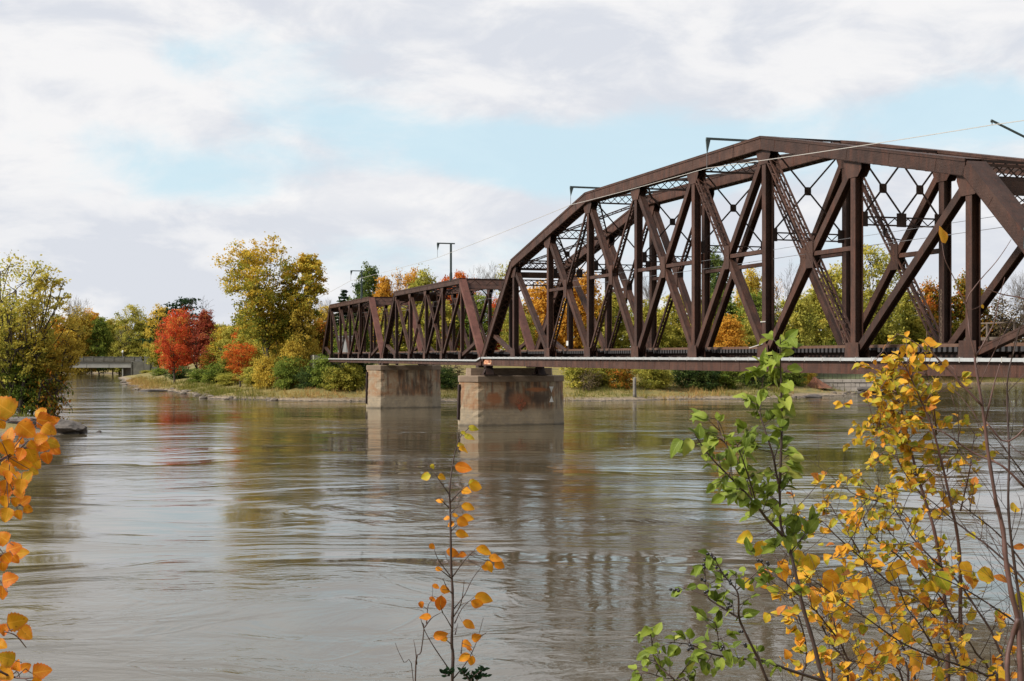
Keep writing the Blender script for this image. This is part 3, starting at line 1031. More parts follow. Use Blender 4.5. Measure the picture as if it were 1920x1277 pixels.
# ------------------------------------------------------------------ piers
def pier(x, ztop, label, block, ya=-1.25, yb=6.65):
    root = empty('bridge_pier', bw(x, 0, 0), B_ROT)
    tag(root, label, 'bridge pier', 'concrete piers of the railway bridge')
    def plan(g, hx=1.5, y0=ya, y1=yb, nose=1.5):
        return [(hx + g, y0 - g * .4), (hx + g, y1 + g * .4), (0.25, y1 + nose + g), (-0.25, y1 + nose + g), (-hx - g, y1 + g * .4), (-hx - g, y0 - g * .4), (-0.25, y0 - nose - g), (0.25, y0 - nose - g)]
    mb = MB()
    zc0 = ztop - 0.62
    rr = random.Random(int(x * 7) + 3)
    NL_ = 16
    prev = None
    for i in range(NL_ + 1):                                  # worn faces and chipped arrises
        f = i / NL_
        pl_ = plan(0.16 * (1 - f))
        ring = []
        for k in range(len(pl_)):
            (ax, ay), (bx, by) = pl_[k], pl_[(k + 1) % len(pl_)]
            L = math.hypot(bx - ax, by - ay)
            n_ = max(2, int(L / 0.55))
            for j in range(n_):
                g_ = j / n_
                q = rr.uniform(-.004, .004) - (rr.uniform(0.0, 0.07) if j == 0 else 0)
                qx, qy = ax + (bx - ax) * g_, ay + (by - ay) * g_
                cl = math.hypot(qx, qy - (ya + yb) / 2)
                ring.append((qx * (1 + q / 1.6), (ya + yb) / 2 + (qy - (ya + yb) / 2) * (1 + q / 5.0), -8.2 + (zc0 + 8.2) * f))
        b0 = len(mb.v)
        mb.v.extend(ring)
        n_ = len(ring)
        if prev is not None:
            mb.f.extend([(prev + j, prev + (j + 1) % n_, b0 + (j + 1) % n_, b0 + j) for j in range(n_)])
        prev = b0
    mb.build('shaft', M['concrete_near' if block else 'concrete'], root)
    mb = MB()
    mb.prism_z(plan(0.08), zc0 + 0.002, plan(0.08), ztop - 0.06)
    mb.prism_z(plan(0.08), ztop - 0.06, plan(0.0), ztop)
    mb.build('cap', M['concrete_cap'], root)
    if block:
        mb = MB()
        mb.prism_z(plan(-0.1, 0.8, -1.6, 7.0, 0.35), ztop + 0.003, plan(-0.16, 0.8, -1.6, 7.0, 0.35), ztop + 0.74)
        ob = mb.build('bearing_block', M['concrete_cap'], root, loc=(-0.72, 0, 0))
    mb = MB()
    yn = ya - 1.53
    mb.bar((0, yn, zc0 - 0.25), (0, yn - 0.12, -6.3), 0.62, 0.12, (0, 1, 0))
    mb.bar((0.26, yn + 0.04, zc0 - 0.25), (0.26, yn - 0.08, -6.3), 0.06, 0.3, (0, 1, 0))
    mb.build('nose_plate', M['dark_steel'], root)
    return root

p1 = pier(0.0, -1.93, 'nearer rust-stained concrete pier with white triangle markers, under the big truss', True)
p2 = pier(-4.90 * PAN, -1.20, 'farther plain concrete pier standing between the two flat-topped spans', False, -0.75, 6.25)
# white triangular day-marks near the right-hand edge and a faded red diamond
mb = MB()
for zt, zb, s in ((-3.0, -3.55, 1), (-4.55, -3.85, -1)):
    mb.poly([(1.60, 6.22, zt), (1.60, 6.62, zt), (1.62, 6.42, zb), (1.595, 6.22, zt), (1.595, 6.62, zt), (1.60, 6.42, zb)], [(0, 1, 2)])
dm = MB()
dm.prism([(-0.22, 0), (0.22, 0), (0.0, -0.62)], -0.01, 0.01)
for loc, rx in (((1.565, 6.42, -3.05), 0), ((1.60, 6.42, -4.62), math.pi)):
    d_ = dm.build('triangle_marker', M['white'], p1, loc)
    d_.rotation_euler = (rx, 0, R(90))
m, t, o = mat_new('faded_red_paint')
oc = t.new('ShaderNodeTexCoord').outputs['Object']
c = t.ramp(t.noise(oc, 2.6, 6, 0.7), [(0.35, (0.30, 0.20, 0.13)), (0.50, (0.36, 0.12, 0.06)), (0.7, (0.38, 0.10, 0.055))])
pb = principled(t, o, Base_Color=c, Roughness=0.85)
wm_ = t.new('ShaderNodeMixShader'); t.l.new(t.mapr(t.noise(oc, 3.3, 7, 0.75), 0.40, 0.62), wm_.inputs[0])
t.l.new(t.new('ShaderNodeBsdfTransparent').outputs[0], wm_.inputs[1]); t.l.new(pb.outputs[0], wm_.inputs[2]); t.l.new(wm_.outputs[0], o.inputs[0])
dm = MB(); dm.prism([(0, 0.85), (0.62, 0.0), (0, -0.85), (-0.62, 0.0)], -0.004, 0.004)
d_ = dm.build('faded_diamond', m, p1, (1.60, 3.15, -4.75)); d_.rotation_euler = (0, 0, R(90))
d_.rotation_euler = (0, math.atan2(-0.16, 4.0) * 0, R(90))
mb = MB()
for a, b in (((-0.10, 0.35), (0.12, 0.35)), ((0.12, 0.35), (0.12, 0.12)), ((0.12, 0.12), (-0.10, -0.12)), ((-0.10, -0.12), (0.12, -0.12))):
    mb.bar((a[0] + 0.05, -2.978 , a[1] - 5.3), (b[0] + 0.05, -2.978, b[1] - 5.3), 0.05, 0.01)

# abutment in the trees at the far end
ab = MB(); ab.box(-5.5, -0.2, -1.6, WID + 1.6, -5.5, -1.18); ab.box(-5.5, -1.2, -1.6, WID + 1.6, -1.177, 0.2)
a_ = ab.build('bridge_abutment', M['concrete_plain'], None); a_.matrix_world = Matrix.Translation(bw(X3 + 1.2, 0, 0)) @ Matrix.Rotation(B_ROT, 4, 'Z')
tag(a_, 'concrete abutment half hidden in bushes at the far end of the bridge', 'abutment')

# ------------------------------------------------------------------ line-side poles and wires
def wire(name, label, pts, r=0.02, mat='wire', sag=0.0, cat='wire', group=None):
    mb = MB()
    pts = [Vector(p) for p in pts]
    full = []
    for a, b in zip(pts[:-1], pts[1:]):
        for i in range(10):
            f = i / 10
            q = a.lerp(b, f)
            q.z -= sag * 4 * f * (1 - f)
            full.append(q)
    full.append(pts[-1])
    mb.tube(full, r, 4)
    return tag(mb.build(name, M[mat]), label, cat, group)


def bracket(k, zbase, ztop, arm, label, drop=0.0, pole=True, hanger=0.85):
    root = empty('bracket_pole', bw(k * PAN, 0, 0), B_ROT)
    tag(root, label, 'pole', 'wire brackets above the near truss')
    if pole:
        mb = MB(); mb.bar((0, -0.34, zbase), (0, -0.34, ztop + 0.06), 0.20, 0.20); mb.bar((0, -0.34, zbase), (0, -0.34, zbase + 0.9), 0.27, 0.25)
        mb.build('post', M['pole'], root)
    mb = MB()
    tk = 0.075 if drop else 0.13
    mb.bar((0, 0.1 if pole else 1.4, ztop - drop), (0, -arm, ztop), tk, tk, (0, 0, 1))
    mb.poly([(-0.05, -arm - 0.02, ztop - 0.06), (-0.05, -arm + 0.28, ztop - 0.06), (-0.05, -arm + 0.06, ztop - 0.85 * hanger), (0.05, -arm - 0.02, ztop - 0.06), (0.05, -arm + 0.28, ztop - 0.06), (0.05, -arm + 0.06, ztop - 0.85 * hanger)],
            [(0, 1, 2), (3, 5, 4), (0, 3, 4, 1), (1, 4, 5, 2), (2, 5, 3, 0)])
    mb.build('arm', M['pole'], root)
    mb = MB(); mb.tube([(0, -arm + 0.05, ztop - 0.8 * hanger), (0, -arm + 0.05, ztop - 1.65 * hanger)], 0.02, 4); mb.build('hanger', M['wire'], root)
    return bw(k * PAN, -arm + 0.05, ztop - 1.65 * hanger)

w0 = bracket(-6.26, 8.2, 12.2, 1.95, 'slender pole with a side arm on top of the farthest truss span')
w1 = bracket(-1.25, 8.2, 12.27, 1.90, 'slender pole with a side arm on top of the middle truss span', hanger=0.95)
w2 = bracket(3.21, 12.0, 13.2, 2.5, 'dark bracket arm over the left shoulder of the big truss', pole=False)
w3 = bracket(5.65, 12.0, 13.35, 2.35, 'dark bracket arm beside the peak of the big truss', pole=False, hanger=1.1)
w4 = bracket(8.43, 4.6, 10.0, 2.2, 'sloping bracket arm entering at the right edge above the big truss', drop=0.85, hanger=0.12)
end_l = at(583, 566, 240)
wire('feeder_wire', 'thin wire strung along the bridge from bracket to bracket', [end_l, w0, w1, w2, w3, w4, w4 + (w4 - w3) * 0.9], 0.022, 'wire_light', 0.05)
for yy, z, r, lab in ((WID / 2 - 0.1, 6.15, 0.018, 'contact wire running inside the trusses above the track, the lower one'), (WID / 2 + 0.1, 6.75, 0.014, 'messenger wire running inside the trusses, above the contact wire')):
    wire('overhead_wire', lab, [bw(X3 - 12, yy, z), bw(X2, yy, z), bw(0, yy, z), bw(3 * PAN, yy, z), bw(6 * PAN, yy, z), bw(9 * PAN, yy, z)], r, 'wire', 0.05, group='wires over the track')
# cantilever with insulator under the sway frames
for k in (1, 4, 7):
    root = empty('wire_support', bw(k * PAN - 0.2, WID / 2, 0), B_ROT)
    tag(root, {1: 'insulated wire support under the left portal of the big truss', 4: 'insulated wire support under the middle of the big truss', 7: 'insulated wire support hanging near the right end of the big truss'}[k], 'wire support', 'insulated wire supports')
    mb = MB(); mb.tube([(0, -0.9, 6.95), (0, -0.9, 6.35), (0, 0.1, 6.2)], 0.035, 5); mb.build('bracket', M['dark_steel'], root)
    mb = MB()
    for i in range(4): mb.tube([(0, -0.9, 6.78 - i * 0.1), (0, -0.9, 6.73 - i * 0.1)], [0.10, 0.07], 8)
    mb.build('insulator', M['tie'], root)

# refuge platform on the far side of the deck
root = empty('refuge_platform', bw(7.15 * PAN, WID + 0.4, 0), B_ROT)
tag(root, 'small timber refuge platform with railings on the far side of the track', 'platform')
mb = MB(); mb.box(-2.3, 2.3, 0, 1.3, 0.30, 0.40); mb.build('deck', M['timber'], root)
mb = MB(); mb.box(-2.3, 2.3, 0.3, 0.42, -0.9, 0.297); mb.build('bracket', M['timber'], root)
for xx in (-2.2, 0.0, 2.2):
    for yy in (1.2,):
        mb = MB(); mb.box(xx - 0.06, xx + 0.06, yy - 0.06, yy + 0.06, 0.40, 1.72); mb.build('post', M['timber'], root)
mb = MB(); mb.box(-2.35, 2.35, 1.13, 1.27, 1.722, 1.80); mb.box(-2.3, 2.3, 1.26, 1.31, 0.85, 1.02)
mb.bar((-2.1, 1.29, 0.45), (-0.1, 1.29, 1.7), 0.09, 0.04); mb.bar((2.1, 1.30, 1.7), (0.1, 1.30, 0.45), 0.09, 0.04)
mb.build('railing', M['timber'], root)
# ------------------------------------------------------------------ trees
def leaf_quads(rng, C, size, out, tone):
    """rhombic leaf sprays at the points C (n,3), facing roughly along out (n,3)"""
    n = len(C)
    nr = rng.normal(size=(n, 3)) * 0.75 + out
    nr /= np.linalg.norm(nr, axis=1, keepdims=True) + 1e-9
    a = np.cross(nr, rng.normal(size=(n, 3)))
    a /= np.linalg.norm(a, axis=1, keepdims=True) + 1e-9
    b = np.cross(nr, a)
    s = size * (0.55 + 0.9 * rng.random((n, 1)))
    w = 0.45 + 0.35 * rng.random((n, 1))
    V = np.stack([C - a * s, C - b * s * w + nr * s * 0.15, C + a * s, C + b * s * w + nr * s * 0.15], 1)
    return V, np.repeat(tone, 4)


def crown(seed, H, Wd, base, lobes, clumps, leaves, leaf, lobe_r=(0.22, 0.34), profile='oval', flat=0.8, spread=0.16, top_tone=0.0, lean=(0, 0), depth=1.0):
    """returns quads, tones, lobe centres, clump centres"""
    rng = np.random.default_rng(seed)
    LC, LR = [], []
    for i in range(lobes):
        f = (i + 0.5) / lobes
        zt = base + (1 - base) * (0.10 + 0.84 * f)
        u = (zt - base) / (1 - base)
        if profile == 'oval': rr = math.sin(math.pi * min(1, u * 0.86 + 0.12)) ** 0.75
        elif profile == 'cone': rr = (1 - u) * 0.95 + 0.06
        elif profile == 'vase': rr = (0.45 + 0.55 * math.sin(math.pi * 0.5 * min(1, u * 1.25))) * (1.0 if u < 0.78 else 1 - (u - 0.78) * 2.2)
        else: rr = 0.85
        lr = Wd * rng.uniform(*lobe_r) * (0.75 + 0.4 * rr)
        ang = i * 2.39996 + rng.uniform(-0.5, 0.5)
        rad = max(0, Wd / 2 * rr - lr * 0.85) * rng.uniform(0.7, 1.05)
        LC.append((math.cos(ang) * rad + lean[0] * u * H, math.sin(ang) * rad * depth + lean[1] * u * H, zt * H - lr * 0.2 * u))
        LR.append(lr)
    LC, LR = np.array(LC), np.array(LR)
    pick = rng.choice(lobes, clumps, p=LR ** 2 / (LR ** 2).sum())
    d = rng.normal(size=(clumps, 3))
    d /= np.linalg.norm(d, axis=1, keepdims=True)
    rad = LR[pick] * rng.random(clumps) ** 0.28
    CC = LC[pick] + d * rad[:, None] * np.array([1, 1, flat])
    CC[:, 2] = np.maximum(CC[:, 2], base * H * 0.75 + rng.random(clumps) * H * 0.05)
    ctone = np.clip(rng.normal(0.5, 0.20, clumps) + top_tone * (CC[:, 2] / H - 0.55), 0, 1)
    n = clumps * leaves
    idx = np.repeat(np.arange(clumps), leaves)
    sg = Wd * spread * 0.5 * rng.uniform(0.55, 1.2, clumps)
    P = CC[idx] + rng.normal(size=(n, 3)) * sg[idx][:, None] * np.array([1, 1, 0.62])
    outv = d[idx] * 0.6 + np.array([0, 0, 0.45])
    tone = np.clip(ctone[idx] + rng.normal(0, 0.17, n), 0, 1)
    V, T = leaf_quads(rng, P, leaf, outv, tone)
    return V, T, LC, LR, CC


def limb(mb, rng, a, b, r0, r1, sag=0.12, seg=5, sides=5):
    a, b = Vector(a), Vector(b)
    L = (b - a).length
    off = Vector((rng.uniform(-1, 1), rng.uniform(-1, 1), -0.9)) * L * sag
    pts, rad = [], []
    for i in range(seg + 1):
        f = i / seg
        q = a.lerp(b, f) + off * (4 * f * (1 - f)) * (1 - f * 0.4)
        q += Vector((rng.uniform(-1, 1), rng.uniform(-1, 1), rng.uniform(-1, 1))) * L * 0.018 * (0 < i < seg)
        pts.append(q)
        rad.append(r0 + (r1 - r0) * f)
    mb.tube(pts, rad, sides, cap=False)
    return pts


def trunk_mesh(seed, H, LC, CC, tr, top=0.86, lean=(0, 0), twigs=60, forks=1):
    rng = random.Random(seed)
    mb = MB()
    nseg = 9
    stems = []
    for s in range(forks):
        bx, by = (rng.uniform(-.5, .5) * tr * 3 * s, rng.uniform(-.5, .5) * tr * 3 * s)
        dx, dy = (0, 0) if s == 0 else (rng.uniform(-1, 1) * H * 0.12, rng.uniform(-1, 1) * H * 0.08)
        tp = top if s == 0 else top * rng.uniform(0.65, 0.9)
        pts, rad = [], []
        for i in range(nseg + 1):
            f = i / nseg
            z = f * tp * H
            pts.append(Vector((bx + dx * f + lean[0] * f * H * tp + 0.012 * H * math.sin(f * 5 + seed), by + dy * f + lean[1] * f * H * tp + 0.010 * H * math.sin(f * 4.1 + seed * 2), z - 0.4 * (i == 0))))
            rad.append(tr * (1.25 if i == 0 else 1) * (1 - 0.82 * f) * (1 if s == 0 else 0.7))
        mb.tube(pts, rad, 7, cap=False)
        stems.append((pts, rad))
    for c in LC:
        pts, rad = stems[rng.randrange(len(stems))]
        zt = c[2] * rng.uniform(0.45, 0.72)
        i = min(range(nseg), key=lambda q: abs(pts[q].z - zt))
        tip = limb(mb, rng, pts[i], c, rad[i] * 0.55, max(0.03, rad[i] * 0.15), 0.10)
    for _ in range(twigs):
        c = CC[rng.randrange(len(CC))]
        l = LC[min(range(len(LC)), key=lambda q: (LC[q][0] - c[0]) ** 2 + (LC[q][1] - c[1]) ** 2 + (LC[q][2] - c[2]) ** 2)]
        limb(mb, rng, l, c, 0.055, 0.02, 0.05, 3, 4)
    return mb.mesh('trunk', True)


PROTO = {}


def proto(key, H, Wd, tr, twigs=50, forks=1, ttop=0.86, **kw):
    V, T, LC, LR, CC = crown(hash_seed(key), H, Wd, **kw)
    me = quads_mesh('crown_' + key, V, {'tone': T})
    tm = trunk_mesh(hash_seed(key) + 7, H, LC, CC, tr, top=ttop, lean=kw.get('lean', (0, 0)), twigs=twigs, forks=forks)
    tm.materials.append(M['bark'])
    me.materials.append(LM['green'])
    PROTO[key] = (tm, me, H, Wd)


def hash_seed(s):
    return sum((i + 1) * ord(c) for i, c in enumerate(s)) % 9973


for i in range(3):
    proto('round%d' % i, 15, 10, 0.22, base=0.14, lobes=13, clumps=240, leaves=56, leaf=0.215, lobe_r=(0.20, 0.32), spread=0.13, top_tone=0.25)
for i in range(3):
    proto('tall%d' % i, 18, 9, 0.24, base=0.12, lobes=16, clumps=280, leaves=50, leaf=0.22, lobe_r=(0.18, 0.30), spread=0.12, top_tone=0.35, profile='oval')
for i in range(2):
    proto('open%d' % i, 18, 11, 0.26, twigs=90, forks=2, base=0.20, lobes=17, clumps=190, leaves=36, leaf=0.20, lobe_r=(0.15, 0.25), spread=0.11, top_tone=0.3, profile='vase')
for i in range(2):
    proto('sparse%d' % i, 15, 9, 0.18, twigs=150, forks=2, base=0.22, lobes=15, clumps=150, leaves=14, leaf=0.17, lobe_r=(0.18, 0.28), spread=0.12, profile='vase')
for i in range(3):
    proto('bush%d' % i, 4, 5, 0.07, twigs=30, forks=3, ttop=0.6, base=0.02, lobes=9, clumps=130, leaves=44, leaf=0.12, lobe_r=(0.22, 0.36), spread=0.15, profile='flat', flat=0.75)
proto('thin_bush', 4, 5, 0.06, twigs=110, forks=4, ttop=0.8, base=0.05, lobes=10, clumps=110, leaves=8, leaf=0.14, lobe_r=(0.22, 0.34), spread=0.16, profile='flat')


def spruce_mesh(seed, H, Wd, layers=22, leaf=0.26):
    rng = np.random.default_rng(seed)
    P, O, T = [], [], []
    for i in range(layers):
        f = (i + 0.3) / layers
        z = H * (0.07 + 0.93 * f)
        rad = Wd / 2 * (1 - f) ** 0.85 * rng.uniform(0.82, 1.1) + 0.08
        nb = max(5, int(11 * (1 - f) + 4))
        for k in range(nb):
            a = rng.uniform(0, 2 * math.pi)
            rr = rad * rng.uniform(0.75, 1.1)
            m_ = max(4, int(16 * rr / (Wd / 2)) + 3)
            s = np.linspace(0.1, 1, m_)
            x, y = np.cos(a) * rr * s, np.sin(a) * rr * s
            zz = z - 0.22 * rr * s + 0.12 * rr * s ** 3
            tn = rng.normal(0.5, 0.15)
            for j in range(m_):
                for q in range(5):
                    P.append((x[j] + rng.normal(0, 0.13), y[j] + rng.normal(0, 0.13), zz[j] + rng.normal(0, 0.10)))
                    O.append((np.cos(a) * .4, np.sin(a) * .4, 0.9))
                    T.append(np.clip(tn + rng.normal(0, 0.18), 0, 1))
    V, T = leaf_quads(rng, np.array(P), leaf, np.array(O), np.array(T))
    return quads_mesh('crown_spruce', V, {'tone': T})


def pine_mesh(seed, H, Wd):
    """a ragged old pine: flat dark plates at the ends of a few limbs, the top leaning"""
    rng = np.random.default_rng(seed)
    P, O, T, LC = [], [], [], []
    for i in range(17):
        f = (i + 0.5) / 17
        z = H * (0.40 + 0.58 * f)
        a = i * 2.4 + rng.uniform(-.4, .4)
        rad = Wd / 2 * (1.05 - 0.75 * f) * rng.uniform(0.5, 1.0)
        c = np.array([np.cos(a) * rad + 0.10 * H * f * f, np.sin(a) * rad, z])
        LC.append(c)
        sx = Wd * 0.16 * (1.2 - 0.5 * f)
        for q in range(200):
            P.append(c + rng.normal(size=3) * np.array([sx, sx, 0.24]))
            O.append((0, 0, 1.0)); T.append(np.clip(rng.normal(0.45, 0.22), 0, 1))
    V, T = leaf_quads(rng, np.array(P), 0.24, np.array(O), np.array(T))
    return quads_mesh('crown_pine', V, {'tone': T}), np.array(LC)


sp_me = spruce_mesh(3, 15, 6.5)
mb = MB(); mb.tube([(0, 0, -0.4), (0.05, 0, 7), (0, 0, 14.6)], [0.2, 0.12, 0.02], 6, cap=False)
sp_tr = mb.mesh('trunk', True); sp_tr.materials.append(M['bark']); sp_me.materials.append(LM['conifer'])
PROTO['spruce'] = (sp_tr, sp_me, 15, 6.5)
pn_me, pn_lc = pine_mesh(8, 17, 9)
pn_tr = trunk_mesh(11, 17, pn_lc, pn_lc, 0.25, top=0.93, lean=(0.09, 0), twigs=0)
pn_tr.materials.append(M['bark']); pn_me.materials.append(LM['conifer'])
PROTO['pine'] = (pn_tr, pn_me, 17, 9)


def bare_mesh(seed, H, Wd, tr=0.2, depth=5, mat='bark'):
    rng = random.Random(seed)
    mb = MB()

    def grow(p, d, L, r, lev):
        n = 4 if lev > 1 else 3
        pts, rad = [p], [r]
        q, dd = p.copy(), d.copy()
        for i in range(n):
            dd = (dd + Vector((rng.uniform(-1, 1), rng.uniform(-1, 1), rng.uniform(-.3, .7))) * 0.16).normalized()
            q = q + dd * (L / n)
            pts.append(q.copy()); rad.append(max(0.012, r * (1 - 0.55 * (i + 1) / n)))
        mb.tube(pts, rad, 6 if lev >= depth - 1 else 4, cap=False)
        if lev == 0: return
        for j in range(rng.choice((3, 4, 4)) if lev > 1 else 4):
            i = rng.randrange(1, n + 1) if j else n
            az = rng.uniform(0, 2 * math.pi)
            sp_ = rng.uniform(0.35, 0.85) * (0.6 if lev == depth else 1)
            ax = dd.orthogonal().normalized()
            side = Matrix.Rotation(az, 3, dd) @ ax
            nd = (dd * math.cos(sp_) + side * math.sin(sp_) + Vector((0, 0, 0.22))).normalized()
            grow(pts[i], nd, L * rng.uniform(0.58, 0.78), max(0.013, rad[i] * 0.62), lev - 1)

    grow(Vector((0, 0, -0.3)), Vector((0.03, 0, 1)), H * 0.36, tr, depth)
    me = mb.mesh('limbs', True)
    co = np.empty(len(me.vertices) * 3)
    me.vertices.foreach_get('co', co)
    co = co.reshape(-1, 3)
    co[:, 2] *= H / co[:, 2].max()
    xs = np.percentile(np.abs(co[:, 0]), 97)
    co[:, :2] *= min(1.4, max(0.6, Wd / 2 / xs))
    me.vertices.foreach_set('co', co.reshape(-1))
    me.materials.append(M[mat])
    return me


BARE = [bare_mesh(21, 14, 7), bare_mesh(34, 14, 7), bare_mesh(55, 14, 6, mat='bark_grey')]


def plant(name, cat, kind, px, top, width, Y, col, label, rot=None, group=None, base_z=None, lean=0.0):
    """a tree whose crown is seen at column px with its top at row top, Y metres ahead"""
    X = (px - 960) / F * Y
    need = 9.5 if cat == 'bush' else (8 if kind.startswith('bush') or px in (449, 326) else (13 if Y > 200 else 0))
    while need and float(river_sd(np.array([X]), np.array([Y]))[0]) < need and Y < 520:
        Y += 1.0
        X = (px - 960) / F * Y
    z0 = gz(X, Y) if base_z is None else base_z
    Hh = EYE - (top - 668) / F * Y - z0
    Wm = width / F * Y
    rz = ((px * 37 + Y * 11) % 360) * math.pi / 180 if rot is None else rot
    root = empty(name, (X, Y, z0 - 0.1), rz)
    tag(root, label, cat, group)
    if kind.startswith('bare'):
        me_ = BARE[int(kind[4:] or 0)]
        o_ = link('branches', me_, None, root)
        o_.scale = (Wm / 7, Wm / 7, Hh / 14)
        return root
    tm, cm, H0, W0 = PROTO[kind]
    sc = (Wm / W0, Wm / W0, Hh / H0)
    a_ = link('trunk' if 'bush' not in kind else 'stems', tm, None, root); a_.scale = sc
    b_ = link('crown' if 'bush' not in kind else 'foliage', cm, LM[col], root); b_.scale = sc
    return root


